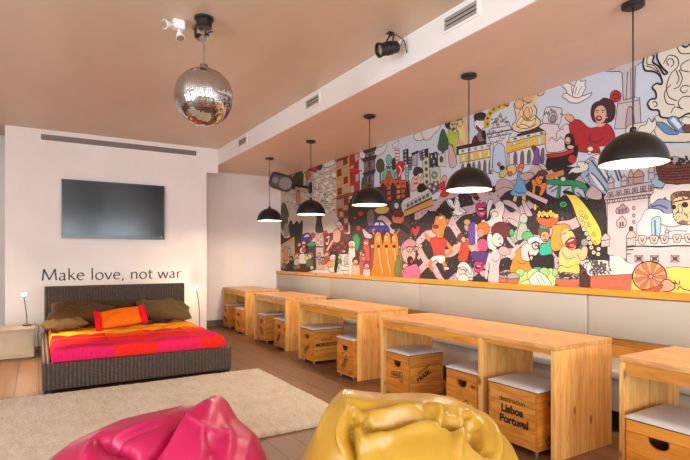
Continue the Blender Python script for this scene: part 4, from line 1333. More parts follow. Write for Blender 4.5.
E('C', 376, 350, 14, 58, (122, 182, 160)); E('C', 376, 356, 6, 10, SKY); E('C', 374, 300, 10, 14, (214, 226, 214))
for q, c in (([(350, 198), (384, 188), (386, 292), (352, 294)], (36, 32, 38)), ([(386, 244), (406, 240), (406, 330), (386, 330)], (60, 50, 60)), ([(454, 206), (514, 186), (516, 262), (464, 266)], (38, 34, 40)), ([(520, 218), (582, 204), (584, 310), (526, 312)], (38, 34, 42)), ([(408, 218), (450, 204), (446, 300), (406, 300)], (172, 152, 166))):
    P('C', q, c, 0); cells('C', q, 3, 4, [(150, 150, 164), (214, 212, 220), c], .5, .55, 0)
P('C', [(405, 220), (452, 200), (452, 214), (408, 232)], (36, 30, 34), 0)
q6 = [(478, 268), (522, 252), (527, 470), (490, 470)]
P('C', [(476, 270), (498, 240), (522, 252), (527, 470), (490, 470)], (206, 198, 172), 0); cells('C', q6, 1, 5, [(60, 90, 70), (44, 40, 44)], .35, .5, .7)
P('C', [(526, 335), (556, 305), (592, 310), (600, 470), (535, 470)], (206, 196, 172), 0); E('C', 556, 362, 20, 24, (104, 168, 160)); E('C', 556, 362, 9, 11, (206, 214, 200)); arches('C', [(540, 400), (590, 396), (590, 460), (540, 460)], 2, (44, 40, 44))
P('C', [(446, 470), (452, 430), (480, 416), (500, 440), (502, 470)], BLK)
P('C', [(400, 460), (406, 400), (420, 372), (446, 360), (462, 380), (478, 352), (480, 376), (456, 420), (430, 462)], (226, 176, 156)); P('C', [(416, 350), (430, 310), (470, 316), (482, 344), (452, 352), (436, 368)], (64, 42, 50))
S('C', [(430, 390), (446, 386)], .018); S('C', [(420, 420), (446, 412)], .02, (150, 40, 46))
# dark tangle behind the car and creatures
P('D', [(0, 70), (60, 20), (200, 0), (292, 20), (292, 440), (0, 436)], (70, 46, 46), 0, 0)
cells('D', [(178, 0), (292, -10), (292, 60), (180, 80)], 5, 3, [(206, 92, 48), (70, 30, 30), (226, 122, 60)], .75, .7, .6)
P('D', [(10, 60), (60, 40), (90, 110), (80, 200), (20, 190)], (44, 56, 42)); P('D', [(85, 130), (115, 120), (118, 190), (88, 195)], (124, 96, 100))
for x, y, r in ((52, 138, 13), (42, 208, 13), (24, 160, 8)): E('D', x, y, r, r, RED, 0, .8)
P('D', [(118, 120), (150, 105), (190, 108), (180, 135), (140, 140)], (206, 180, 90))
P('D', [(132, 168), (146, 148), (176, 152), (204, 186), (220, 236), (196, 232), (180, 196), (150, 178)], PK)
P('D', [(90, 232), (94, 205), (112, 198), (122, 174), (160, 174), (176, 196), (188, 204), (186, 232)], (58, 52, 142)); P('D', [(116, 196), (126, 180), (140, 180), (140, 196)], (206, 210, 226), 0, .7); P('D', [(146, 196), (146, 180), (158, 180), (170, 196)], (206, 210, 226), 0, .7)
E('D', 112, 232, 9, 10, (40, 36, 40)); E('D', 170, 232, 9, 10, (40, 36, 40))
P('D', [(196, 100), (212, 72), (244, 76), (250, 130), (214, 140)], (60, 66, 76)); P('D', [(250, 90), (280, 60), (292, 70), (292, 140), (262, 150)], (206, 210, 214)); E('D', 226, 100, 12, 16, (206, 206, 210))
E('D', 234, 160, 30, 30, (216, 110, 70)); P('D', [(206, 130), (234, 116), (262, 136), (250, 152), (220, 150)], (120, 40, 40)); P('D', [(196, 192), (236, 186), (290, 216), (280, 236), (236, 204), (210, 214)], BLK); E('D', 222, 152, 5, 6, BLK, 0, 0); E('D', 246, 152, 5, 6, BLK, 0, 0)
P('D', [(62, 210), (90, 232), (110, 244), (100, 260), (72, 252)], PK)
P('D', [(16, 250), (34, 236), (48, 262), (44, 300), (34, 320), (22, 296)], (36, 152, 84))
for x, y, r, hc, bc in ((80, 280, 16, (190, 60, 40), (206, 80, 56)), (60, 330, 15, (120, 60, 40), (200, 90, 80)), (10, 290, 16, (230, 224, 220), (226, 214, 206)), (30, 370, 18, (70, 40, 50), (226, 180, 160)), (84, 390, 18, (150, 60, 90), (226, 200, 196)), (262, 320, 20, (170, 96, 70), (206, 70, 70)), (240, 300, 12, (60, 50, 50), (120, 130, 80)), (272, 390, 20, (110, 60, 50), (214, 110, 130)), (110, 300, 10, (210, 160, 120), (160, 60, 60))):
    P('D', [(x - r, 440), (x - r * .9, y + r), (x, y + r * .5), (x + r * .9, y + r), (x + r, 440)], bc); E('D', x, y - 2, r, r * 1.15, hc); E('D', x - r * .1, y + r * .2, r * .65, r * .75, SKIN, 0, .8); S('D', [(x - r * .3, y + r * .55), (x + r * .2, y + r * .5)], .014, (120, 20, 30))
P('D', [(108, 446), (112, 380), (118, 300), (120, 250), (134, 226), (150, 236), (156, 268), (160, 290), (166, 246), (182, 226), (196, 244), (200, 290), (206, 250), (218, 230), (230, 244), (236, 290), (236, 370), (228, 446)], (240, 126, 18), 1, 1.4)
for x in (138, 176, 214):
    E('D', x, 262, 11, 20, (246, 160, 70), 0, .8); E('D', x + 1, 297, 9, 8, BLK, 0, 0); E('D', x - 4, 252, 3, 4, WHT, 0, .4); E('D', x + 5, 252, 3, 4, WHT, 0, .4)
    S('D', [(x + 2, 306), (x + 10, 370), (x + 22, 428)], .028, (250, 196, 140)); S('D', [(x + 7, 306), (x + 15, 370), (x + 27, 428)], .012)
P('D', [(216, 400), (232, 340), (246, 380), (240, 446), (222, 446)], (110, 130, 60)); S('D', [(120, 240), (110, 220), (122, 214)], .02, ORG); S('D', [(226, 236), (240, 214)], .02, ORG)

# -- centre left: tram, dove, running man
P('E', [(18, 92), (140, 24), (154, 92), (24, 146)], (214, 160, 76), 0, 1.3); P('E', [(18, 92), (140, 24), (146, 56), (22, 116)], (206, 206, 212), 0)
cells('E', [(28, 92), (136, 34), (138, 52), (30, 108)], 6, 1, [(90, 96, 110)], .72, .8, .7); S('E', [(22, 118), (148, 62)], .02); S('E', [(14, 88), (142, 18)], .03, (226, 220, 216))
P('E', [(120, 2), (176, -20), (180, 24), (152, 44)], (120, 112, 116), 0); cells('E', [(124, 0), (172, -18), (176, 20), (148, 36)], 3, 2, [WHT, (60, 56, 62)], .6, .6, .5)
P('E', [(172, 12), (186, -6), (206, -20), (212, 20), (226, 40), (206, 56), (186, 46), (196, 24)], (206, 30, 44)); E('E', 206, -30, 12, 16, SKIN)
P('E', [(214, 72), (228, 66), (246, 92), (256, 58), (270, 54), (276, 96), (304, 124), (272, 140), (242, 136), (252, 116), (228, 98)], (236, 232, 230)); S('E', [(246, 92), (262, 106)], .010)
E('E', 40, 300, 36, 52, (206, 150, 150)); E('E', 42, 318, 32, 44, (234, 172, 158)); P('E', [(14, 300), (20, 262), (50, 246), (76, 266), (66, 284), (34, 286)], (196, 130, 140))
E('E', 46, 296, 14, 13, None, 0, 1.6); E('E', 74, 294, 11, 12, None, 0, 1.6); E('E', 46, 298, 4, 4, BLK, 0, 0); E('E', 48, 346, 14, 18, BLK); E('E', 54, 352, 6, 8, (200, 40, 50), 0, 0)
P('E', [(16, 430), (24, 384), (44, 372), (80, 366), (90, 430)], (222, 110, 146)); S('E', [(84, 340), (98, 310), (94, 284)], .05, SKIN); E('E', 95, 280, 9, 10, SKIN)
P('E', [(72, 236), (56, 208), (60, 192), (72, 202), (84, 186), (92, 204)], (210, 30, 44))
S('E', [(142, 256), (126, 240), (112, 224)], .055, (222, 124, 66)); S('E', [(212, 262), (236, 300), (206, 330)], .05, (222, 124, 66))
P('E', [(138, 254), (160, 240), (200, 240), (216, 262), (206, 300), (204, 332), (160, 334), (150, 296)], (222, 58, 44)); P('E', [(158, 326), (204, 324), (206, 356), (182, 360), (170, 344), (146, 356), (140, 344)], (236, 230, 226))
S('E', [(150, 350), (136, 366), (152, 392)], .055, (222, 124, 66)); S('E', [(198, 354), (212, 378), (202, 388)], .055, (222, 124, 66)); P('E', [(206, 376), (226, 380), (222, 390), (204, 388)], WHT)
P('E', [(168, 136), (190, 124), (216, 142), (218, 186), (206, 206), (198, 242), (170, 242), (168, 226), (150, 212), (150, 186), (158, 176)], (224, 128, 66), 1, 1.3)
P('E', [(164, 140), (172, 112), (200, 98), (226, 116), (228, 156), (220, 176), (212, 150), (190, 130), (176, 140)], BLK); P('E', [(180, 148), (198, 142), (196, 158), (182, 160)], (206, 226, 190), 0, .7); S('E', [(176, 142), (202, 134)], .022); E('E', 166, 192, 14, 8, (120, 40, 36)); S('E', [(164, 178), (158, 186)], .012)
E('E', 220, 166, 7, 12, (216, 116, 60))
E('E', 286, 242, 16, 22, (110, 50, 40)); E('E', 284, 252, 10, 13, SKIN); P('E', [(270, 350), (276, 290), (290, 262), (312, 264), (316, 310), (310, 350)], (222, 66, 48)); S('E', [(274, 300), (256, 280), (240, 296)], .035, SKIN)
P('E', [(262, 430), (270, 380), (300, 356), (330, 380), (334, 430)], (232, 226, 222)); E('E', 292, 396, 14, 14, SKIN); S('E', [(282, 392), (302, 392)], .016)

# -- centre: tree, ladies, arcaded square with triumphal arch
P('F', [(0, 190), (320, 70), (640, -10), (640, 330), (0, 380)], SKY, 0, 0)
P('F', [(-60, 225), (-30, 200), (20, 196), (48, 182), (76, 180), (60, 215), (30, 240), (0, 276), (-40, 280)], WHT)
P('F', [(56, 340), (66, 280), (76, 232), (94, 206), (114, 240), (130, 300), (130, 340), (92, 366)], (52, 92, 62)); S('F', [(92, 360), (92, 400)], .04, (90, 60, 40))
P('F', [(0, 380), (52, 366), (54, 460), (0, 470)], (44, 40, 46), 0); cells('F', [(4, 384), (50, 372), (52, 450), (4, 460)], 3, 2, [SKY, (60, 56, 62)], .5, .6, 0)
P('F', [(56, 390), (110, 372), (116, 470), (58, 470)], (214, 206, 186), 0); E('F', 82, 420, 12, 22, (70, 66, 66))
P('F', [(196, 160), (240, 120), (268, 140), (266, 320), (230, 330), (206, 300), (190, 240)], (236, 214, 124)); S('F', [(236, 130), (258, 200), (262, 310)], .05, (226, 180, 150))
E('F', 136, 168, 30, 36, (54, 44, 44)); E('F', 204, 130, 26, 18, (130, 84, 50)); E('F', 166, 180, 26, 34, (218, 182, 146)); S('F', [(148, 172), (182, 170)], .018); E('F', 168, 202, 10, 6, (170, 40, 50)); E('F', 214, 165, 18, 26, (226, 200, 150))
P('F', [(132, 300), (130, 220), (152, 208), (178, 236), (196, 214), (206, 250), (196, 300), (192, 390), (176, 390), (160, 320)], (184, 200, 62)); S('F', [(196, 330), (204, 290), (222, 300), (236, 330)], .06, (226, 180, 150)); P('F', [(130, 330), (160, 330), (190, 430), (180, 470), (140, 470)], (214, 176, 166))
E('F', 356, 118, 46, 30, (58, 30, 58), -6); E('F', 352, 168, 38, 46, (234, 226, 226)); P('F', [(316, 150), (326, 110), (364, 96), (396, 118), (398, 150), (372, 142), (340, 138)], (60, 28, 60)); E('F', 358, 142, 24, 6, (120, 70, 110), 0, 0)
P('F', [(326, 180), (352, 200), (362, 214), (344, 222)], (170, 30, 50)); P('F', [(318, 290), (340, 240), (372, 216), (394, 232), (396, 286), (362, 306)], (132, 108, 110)); P('F', [(296, 312), (322, 250), (346, 300)], (96, 20, 40)); P('F', [(366, 226), (392, 220), (396, 280), (378, 270)], BLK)
S('F', [(404, 196), (406, 140), (440, 76), (500, 40), (556, 20)], .115, INK); S('F', [(404, 194), (407, 140), (441, 76), (500, 41), (556, 21)], .085, (214, 178, 62))
for p in ((408, 170), (410, 130), (428, 95), (452, 66), (490, 46), (530, 30)): E('F', p[0], p[1], 8, 9, (120, 90, 40), 0, .5)
P('F', [(515, 10), (540, 0), (556, 14), (552, 44), (530, 36)], (206, 130, 60))
P('F', [(190, 332), (400, 288), (402, 308), (204, 350), (204, 388), (190, 388)], (50, 34, 40), 0)
P('F', [(204, 350), (440, 304), (446, 345), (206, 386)], (226, 222, 220), 0); cells('F', [(210, 352), (436, 308), (440, 338), (212, 380)], 5, 1, [(150, 140, 146)], .35, .5, .7)
qy = [(206, 386), (446, 340), (450, 402), (212, 446)]
P('F', qy, (234, 190, 72), 0); cells('F', qy, 4, 1, [(214, 222, 232)], .34, .7)
qa = [(212, 446), (450, 402), (450, 520), (212, 540)]
P('F', qa, (222, 216, 212), 0); arches('F', [(214, 450), (448, 410), (448, 520), (214, 530)], 6, (112, 104, 116))
P('F', [(404, 244), (430, 206), (470, 196), (560, 178), (590, 216), (560, 262), (560, 500), (426, 500), (430, 300)], (224, 216, 216), 0, 1.2)
S('F', [(404, 244), (590, 208)], .022); S('F', [(416, 270), (580, 236)], .014); S('F', [(430, 320), (450, 300), (440, 500)], .012); S('F', [(552, 290), (546, 500)], .012)
P('F', [(446, 196), (462, 160), (480, 150), (490, 118), (500, 92), (510, 120), (520, 150), (552, 150), (562, 176), (500, 192)], (214, 208, 210)); S('F', [(460, 130), (480, 150), (498, 110), (520, 142), (546, 120)], .014); scrib('F', 450, 120, 550, 180, 14, 8, (110, 100, 106), .012, 8); scrib('F', 430, 220, 570, 300, 18, 9, (130, 118, 124), .012, 9)
P('F', [(452, 500), (450, 370), (462, 330), (490, 304), (516, 316), (530, 350), (536, 500)], (190, 206, 228)); E('F', 490, 455, 12, 14, (196, 90, 60))
qb = [(552, 306), (650, 272), (652, 352), (556, 372)]
# right wing of the square (tile I)
P('I', [(44, 412), (302, 345), (304, 440), (210, 470), (44, 480)], YEL, 0); P('I', [(110, 360), (262, 308), (302, 330), (118, 368)], (68, 30, 40), 0)
P('I', [(70, 380), (296, 332), (300, 352), (60, 412)], (224, 220, 218), 0); cells('I', [(80, 382), (296, 336), (298, 350), (80, 400)], 5, 1, [(70, 70, 86), (206, 206, 212)], .5, .6, .5)
cells('I', [(60, 405), (300, 350), (304, 430), (60, 470)], 3, 1, [(206, 216, 228)], .32, .6)
P('J', [(0, 52), (100, 20), (250, -10), (250, 60), (210, 130), (0, 130)], (222, 214, 210), 0); arches('J', [(15, 44), (240, 10), (236, 120), (15, 125)], 5, (106, 96, 116), .55)
P('J', [(0, 10), (120, -30), (120, 0), (0, 40)], YEL, 0, .5)
# -- clouds, flower head, doves in the sky
P('I', [(95, 335), (80, 300), (108, 262), (100, 205), (94, 158), (128, 126), (160, 94), (212, 74), (236, 100), (216, 150), (242, 192), (240, 240), (270, 272), (244, 312), (150, 342)], (236, 204, 164), 1, 1.4)
E('I', 190, 112, 42, 36, (230, 170, 124), -20); E('I', 128, 160, 30, 32, (232, 180, 130)); P('I', [(150, 260), (168, 190), (186, 180), (200, 230), (180, 260)], (236, 190, 130)); P('I', [(112, 300), (140, 240), (180, 270), (230, 230), (226, 290), (170, 320)], (240, 214, 160))
for pts in ([(120, 240), (140, 190), (170, 160), (200, 150)], [(130, 290), (170, 250), (200, 270), (236, 250)], [(150, 180), (160, 230), (190, 260)], [(200, 170), (216, 210), (200, 250)], [(110, 310), (150, 290), (200, 310), (240, 290)]): S('I', pts, .011)
S('I', [(222, 160), (238, 110), (270, 80), (296, 56)], .07, INK); S('I', [(222, 162), (239, 111), (270, 81), (300, 54)], .05, (226, 196, 160)); P('I', [(245, 90), (262, 66), (296, 54), (290, 90), (262, 106)], (230, 180, 140))
P('I', [(20, 160), (40, 136), (60, 146), (56, 170)], (206, 120, 60))
P('I', [(284, 284), (292, 220), (302, 186), (330, 176), (378, 180), (408, 192), (404, 250), (386, 302), (340, 292)], (216, 208, 208)); E('I', 348, 248, 30, 36, (196, 180, 182), 20); E('I', 350, 254, 18, 24, (160, 140, 146), 20); scrib('I', 305, 195, 400, 220, 8, 9, (110, 100, 106), .012, 12)
P('I', [(258, 310), (290, 286), (340, 290), (380, 292), (394, 320), (430, 290), (456, 300), (462, 350), (440, 400), (446, 440), (400, 470), (310, 470), (300, 380), (300, 340)], (222, 206, 208)); S('I', [(320, 400), (344, 378), (372, 400), (400, 376), (420, 392)], .012); S('I', [(370, 390), (380, 340), (420, 320)], .012)
P('I', [(450, 108), (436, 66), (404, 34), (386, 14), (420, 16), (452, 22), (486, 40), (508, 74), (520, 112)], (236, 230, 224), 1, 1.1); P('I', [(410, 110), (422, 90), (444, 88), (466, 104), (510, 112), (560, 100), (604, 84), (588, 112), (556, 132), (512, 152), (462, 146), (434, 124)], (236, 230, 224), 1, 1.1); P('I', [(482, 112), (484, 66), (500, 20), (518, -8), (534, 10), (562, 2), (560, 34), (566, 54), (548, 82), (530, 112)], (240, 234, 228), 1, 1.1)
for pts in ([(478, 92), (470, 40)], [(494, 96), (506, 46)], [(510, 100), (540, 40)], [(424, 104), (428, 104)]): S('I', pts, .011)
# -- lady in red, pedestal cross
P('L', [(318, 66), (302, 58), (262, 60), (226, 44), (262, 48), (300, 28), (370, -4), (440, -30), (420, 10), (386, 34), (382, 190), (408, 192), (416, 352), (278, 352), (296, 222), (324, 206)], (206, 188, 192), 0, 1.2)
P('L', [(338, 352), (344, 262), (358, 236), (374, 262), (380, 352)], (184, 164, 170)); S('L', [(326, 206), (384, 190)], .014); S('L', [(346, 60), (338, 200)], .012); S('L', [(362, 40), (364, 195)], .010); S('L', [(300, 225), (404, 205)], .010)
P('L', [(48, 334), (62, 308), (84, 304), (108, 310), (150, 346), (196, 340), (236, 326), (266, 346), (282, 400), (240, 470), (104, 470), (80, 440), (60, 410)], (176, 32, 36), 1, .8)
P('L', [(26, 286), (46, 276), (70, 290), (72, 308), (56, 318), (34, 306)], SKIN); S('L', [(30, 290), (22, 276)], .022, SKIN); S('L', [(44, 282), (42, 268)], .022, SKIN)
P('L', [(160, 280), (164, 240), (178, 220), (206, 208), (226, 194), (262, 206), (284, 240), (276, 300), (244, 322), (214, 320), (176, 316)], (68, 26, 34)); P('L', [(176, 268), (190, 240), (218, 232), (238, 256), (236, 300), (212, 326), (186, 316), (178, 292)], (226, 172, 146), 1, .8)
E('L', 200, 298, 15, 13, (190, 24, 34)); E('L', 202, 296, 8, 4, WHT, 0, 0); S('L', [(184, 262), (200, 258)], .016); S('L', [(212, 258), (230, 258)], .016); E('L', 192, 270, 4, 3, BLK, 0, 0); E('L', 220, 268, 4, 3, BLK, 0, 0); P('L', [(186, 320), (212, 326), (236, 322), (216, 340), (192, 340)], (226, 172, 146), 1, 0); E('L', 242, 294, 5, 6, YEL)
E('L', 286, 186, 29, 31, (200, 28, 40)); S('L', [(272, 186), (286, 172), (300, 184), (288, 200), (278, 190)], .014, (110, 10, 22)); S('L', [(140, 400), (180, 420), (230, 396)], .010, (120, 16, 22)); S('L', [(156, 380), (160, 430)], .010, (120, 16, 22))
# singer in black with red shawl
P('L', [(26, 410), (32, 384), (54, 376), (72, 396), (78, 440), (60, 460), (30, 450)], BLK); E('L', 42, 412, 14, 20, (230, 182, 160), 0, .8); S('L', [(36, 420), (46, 422)], .016, (180, 20, 30))
P('J', [(244, 90), (300, 70), (390, 50), (440, 0), (446, 60), (420, 120), (380, 136), (300, 148), (246, 166)], (20, 14, 16)); P('J', [(240, 62), (330, 52), (380, 36), (416, 28), (416, 48), (340, 76), (260, 82)], (200, 30, 36)); E('J', 411, 92, 27, 30, (204, 34, 36)); E('J', 400, 14, 24, 14, (232, 186, 160))

# -- green car, girl, skater, fruit basket
P('J', [(110, 316), (180, 306), (240, 316), (310, 350), (420, 330), (500, 350), (600, 356), (600, 436), (500, 420), (420, 448), (300, 430), (240, 440), (180, 400), (130, 370)], (22, 16, 18), 1, 0)
P('J', [(236, 240), (270, 228), (340, 226), (440, 234), (496, 258), (520, 310), (526, 350), (500, 358), (492, 310), (470, 284), (420, 268), (330, 264), (240, 262)], GRN)
P('J', [(240, 256), (322, 266), (312, 348), (280, 340), (240, 318)], (192, 190, 210), 0); P('J', [(336, 270), (404, 268), (416, 316), (380, 314), (330, 346)], (200, 198, 216), 0); P('J', [(424, 280), (480, 290), (496, 346), (422, 332)], (192, 190, 210), 0)
for a_, b_ in (((256, 290), (300, 262)), ((270, 310), (316, 280)), ((360, 300), (392, 280)), ((440, 310), (476, 340))): S('J', [a_, b_], .012, (60, 56, 66))
P('J', [(318, 262), (336, 268), (324, 352), (306, 348)], GRN, 0, .7); P('J', [(404, 262), (424, 270), (426, 320), (408, 314)], GRN, 0, .7); E('J', 352, 390, 25, 20, (30, 170, 104)); E('J', 352, 390, 15, 8, (14, 110, 70), 0, .5); E('J', 350, 224, 18, 16, (226, 214, 204))
E('J', 60, 160, 16, 18, (236, 150, 60)); P('J', [(52, 186), (74, 178), (96, 200), (102, 260), (118, 322), (84, 336), (40, 338), (4, 320), (28, 280), (46, 236)], (112, 172, 222)); E('J', 76, 142, 18, 20, (238, 120, 50)); E('J', 72, 162, 12, 14, SKIN); S('J', [(92, 330), (94, 366)], .04, (236, 180, 100)); S('J', [(40, 338), (30, 370)], .04, (236, 180, 100)); S('J', [(30, 300), (60, 316), (100, 310)], .012, (60, 110, 170))
P('J', [(-14, 140), (20, 128), (42, 140), (38, 186), (0, 196), (-14, 180)], (240, 186, 120)); E('J', 2, 190, 14, 16, (214, 110, 60)); P('J', [(-60, 170), (-30, 150), (-14, 180), (-40, 214), (-70, 206)], (206, 190, 120)); E('J', -50, 150, 16, 14, BLK)
P('J', [(140, 236), (162, 224), (198, 250), (240, 248), (240, 280), (212, 330), (192, 326), (204, 284), (172, 270), (164, 322), (146, 312), (150, 270)], (240, 134, 52)); P('J', [(168, 222), (184, 204), (210, 214), (206, 256), (180, 254)], (236, 150, 60)); E('J', 214, 192, 36, 26, (104, 60, 44)); E('J', 206, 214, 18, 12, SKIN); S('J', [(240, 214), (300, 196), (356, 180)], .05, (214, 130, 70)); S('J', [(110, 312), (160, 336), (246, 374)], .04, (214, 186, 186)); S('J', [(140, 110), (176, 176)], .035, (214, 186, 186))
P('J', [(150, 24), (166, 12), (192, 30), (196, 70), (208, 112), (180, 128), (150, 124), (160, 70)], (122, 82, 152)); E('J', 158, 18, 15, 16, (120, 70, 50)); P('J', [(190, 120), (226, 130), (246, 160), (214, 160)], (206, 190, 190)); P('J', [(60, 200), (120, 180), (160, 190), (150, 216), (100, 236)], PK)
P('J', [(78, 370), (100, 366), (130, 420), (150, 462), (110, 462)], PK); E('J', 166, 408, 12, 22, (236, 190, 90))
# sea and foam
P('J', [(466, 196), (520, 150), (560, 110), (600, 90), (640, 160), (640, 300), (560, 300), (520, 260)], (164, 182, 208), 1, .8); P('J', [(384, 196), (404, 160), (440, 140), (450, 110), (490, 110), (520, 90), (560, 66), (600, 62), (606, 100), (540, 130), (500, 170), (440, 186), (410, 180)], (234, 226, 212)); E('J', 530, 26, 20, 18, (236, 222, 206)); E('J', 524, 52, 13, 10, (236, 222, 206))
for pts in ([(500, 210), (550, 160), (600, 130)], [(520, 240), (570, 260), (600, 280)], [(560, 150), (590, 190), (600, 240)], [(440, 150), (452, 140), (460, 152)], [(490, 124), (502, 112), (514, 126)]): S('J', pts, .012, (60, 76, 110))
P('J', [(514, 214), (540, 196), (576, 222), (600, 260), (600, 290), (556, 250)], (232, 224, 214)); P('J', [(500, 320), (560, 250), (600, 300), (600, 356), (530, 352)], PK, 1, .7)
# -- lips, foam curls, crowd in the lower middle
P('G', [(236, 316), (244, 286), (264, 280), (270, 290), (282, 276), (302, 286), (306, 312), (300, 356), (270, 376), (240, 350)], (206, 44, 112)); P('G', [(244, 318), (270, 314), (302, 312), (290, 334), (262, 336)], (40, 12, 24)); E('G', 270, 322, 20, 5, WHT, 0, 0); E('G', 276, 352, 14, 8, (240, 130, 176), 0, 0)
P('G', [(270, 410), (286, 392), (310, 404), (336, 380), (330, 340), (350, 320), (366, 318), (362, 290), (392, 268), (420, 286), (424, 330), (410, 380), (420, 410), (380, 430), (310, 440)], (226, 216, 214)); S('G', [(350, 390), (340, 350), (366, 336), (384, 360), (366, 374)], .012); P('G', [(310, 300), (326, 262), (348, 262), (346, 290), (326, 340), (312, 390)], (224, 214, 214)); P('G', [(210, 236), (236, 262), (270, 268), (236, 290), (216, 270)], PK)
P('G', [(50, 260), (80, 262), (96, 300), (112, 252), (134, 290), (130, 330), (160, 350), (120, 366), (84, 342), (100, 326), (70, 300)], (236, 232, 230)); E('G', 222, 232, 30, 8, (170, 40, 60), 0, .6)
P('G', [(366, 200), (372, 150), (400, 126), (446, 130), (482, 160), (486, 190), (440, 178), (400, 186)], PK, 1, .7); P('G', [(414, 270), (450, 262), (500, 290), (526, 330), (526, 346), (470, 310), (430, 292)], PK, 1, .7); P('G', [(440, 390), (480, 388), (526, 420), (526, 450), (470, 420)], PK, 1, .7)
E('H', 122, 20, 18, 40, (98, 66, 160)); E('H', 90, 10, 24, 34, (196, 150, 130)); E('H', 88, -20, 24, 22, (206, 150, 100)); P('H', [(96, 60), (106, -10), (150, -10), (156, 100), (110, 140)], (102, 66, 160)); P('H', [(146, -10), (160, 0), (160, 140), (146, 140)], WHT, 0, .6)
E('H', 200, 26, 46, 48, (236, 116, 40)); E('H', 184, 54, 26, 32, (226, 140, 130)); P('H', [(160, 180), (164, 116), (192, 96), (224, 110), (236, 160), (216, 186)], (224, 74, 116)); P('H', [(108, 200), (150, 184), (230, 190), (236, 230), (200, 290), (150, 260), (112, 226)], (84, 50, 124)); S('H', [(160, 130), (148, 170), (170, 176)], .03, (226, 150, 130))
E('H', 46, 90, 30, 32, (120, 44, 40)); P('H', [(20, 230), (50, 190), (62, 110), (88, 108), (104, 160), (94, 230), (60, 262)], (222, 70, 44)); E('H', 62, 104, 16, 22, SKIN); S('H', [(96, 150), (130, 160), (160, 160)], .03, SKIN); S('H', [(20, 190), (-20, 160)], .03, SKIN)
P('H', [(140, 320), (134, 280), (150, 256), (170, 260), (190, 258), (206, 286), (200, 316), (170, 338)], (206, 50, 120)); P('H', [(148, 290), (196, 284), (180, 304), (154, 306)], (40, 14, 26)); E('H', 172, 292, 16, 5, WHT, 0, 0)
P('H', [(20, 300), (40, 266), (76, 262), (106, 290), (122, 330), (110, 352), (90, 316), (60, 300)], (234, 228, 224)); E('H', 56, 326, 28, 30, (230, 206, 196)); S('H', [(40, 318), (64, 316), (80, 330)], .016); P('H', [(26, 392), (34, 356), (70, 346), (96, 366), (100, 394)], (232, 226, 222)); E('H', 116, 380, 15, 14, (226, 200, 190))
P('H', [(176, 340), (200, 320), (230, 330), (240, 366), (200, 366)], PK, 1, .7)
P('H', [(230, 90), (240, 60), (262, 66), (276, 110), (280, 160), (244, 170), (232, 130)], (222, 224, 214)); E('H', 330, 40, 72, 64, (104, 34, 40)); P('H', [(264, 120), (272, 72), (300, 54), (336, 80), (346, 116), (330, 146), (296, 152)], (232, 212, 206)); S('H', [(306, 104), (330, 96)], .014); S('H', [(314, 132), (332, 130)], .018, (180, 50, 60)); E('H', 320, 90, 5, 4, BLK, 0, 0)
P('H', [(238, 400), (246, 300), (240, 240), (262, 190), (290, 168), (320, 186), (326, 240), (314, 300), (316, 404)], (232, 196, 200)); S('H', [(262, 240), (286, 262), (314, 240)], .011); S('H', [(250, 200), (232, 270), (222, 380)], .03, (232, 212, 206)); S('H', [(272, 180), (282, 150)], .06, (232, 212, 206)); S('H', [(322, 190), (350, 200), (390, 226)], .025, (232, 212, 206))
P('H', [(310, 170), (340, 150), (380, 166), (394, 200), (350, 216), (316, 200)], PK, 1, .7)
P('H', [(322, 370), (450, 366), (436, 416), (334, 412)], (196, 108, 78), 1); P('H', [(316, 345), (336, 320), (390, 318), (450, 350), (456, 372), (330, 374)], (170, 164, 164)); scrib('H', 326, 328, 446, 366, 34, 7, (60, 54, 58), .014, 13)
# man in orange, lady in green, laughing lady
P('H', [(370, 100), (384, 84), (430, 140), (420, 160)], PK, 1, .6)
P('K', [(4, 150), (40, 110), (60, 60), (96, 70), (92, 130), (70, 160), (30, 190)], (150, 170, 150), 1, .7); E('K', 80, 50, 24, 30, (176, 184, 172)); E('K', 12, 130, 14, 22, (70, 170, 110)); P('K', [(40, 170), (60, 80), (100, 90), (90, 160)], (166, 176, 164))
E('K', 104, 150, 34, 28, (84, 172, 106)); P('K', [(8, 360), (16, 290), (40, 240), (76, 208), (104, 250), (116, 310), (128, 356)], (240, 146, 44)); P('K', [(70, 280), (66, 220), (96, 190), (140, 190), (170, 230), (150, 262), (124, 260), (110, 296)], (240, 198, 198)); P('K', [(112, 196), (108, 168), (140, 154), (186, 164), (192, 190), (150, 186)], (236, 230, 228))
E('K', 150, 204, 20, 22, None, 0, 2); E('K', 150, 206, 4, 5, BLK, 0, 0); P('K', [(106, 236), (118, 262), (140, 274), (124, 290), (110, 268)], BLK); S('K', [(120, 270), (140, 288), (180, 292), (210, 276)], .03, (240, 198, 198)); S('K', [(30, 250), (10, 280), (16, 240), (50, 200)], .025, (240, 198, 198)); S('K', [(40, 290), (70, 310), (100, 300)], .010)
E('K', 196, 122, 34, 36, (110, 80, 60)); E('K', 206, 96, 36, 14, (60, 160, 150)); E('K', 204, 152, 26, 30, (206, 150, 110)); S('K', [(190, 148), (204, 146)], .016); S('K', [(196, 172), (214, 170)], .016, (160, 40, 40)); P('K', [(172, 250), (180, 200), (206, 192), (240, 160), (246, 220), (240, 262), (200, 270)], (40, 178, 150)); P('K', [(128, 290), (150, 262), (200, 262), (246, 256), (256, 300), (250, 336), (180, 340), (136, 320)], (26, 20, 24)); P('K', [(140, 330), (180, 330), (210, 350), (150, 356)], (50, 180, 160))
P('K', [(154, 40), (214, 50), (282, 34), (274, 70), (246, 96), (200, 96), (168, 76)], (222, 92, 48)); r_ = random.Random(6)
for i in range(16): E('K', 168 + i * 6.8, 26 + r_.uniform(-16, 10), 9, 13, r_.choice([(238, 206, 80), (228, 186, 50), (246, 220, 120)]), r_.uniform(-40, 40), .7)
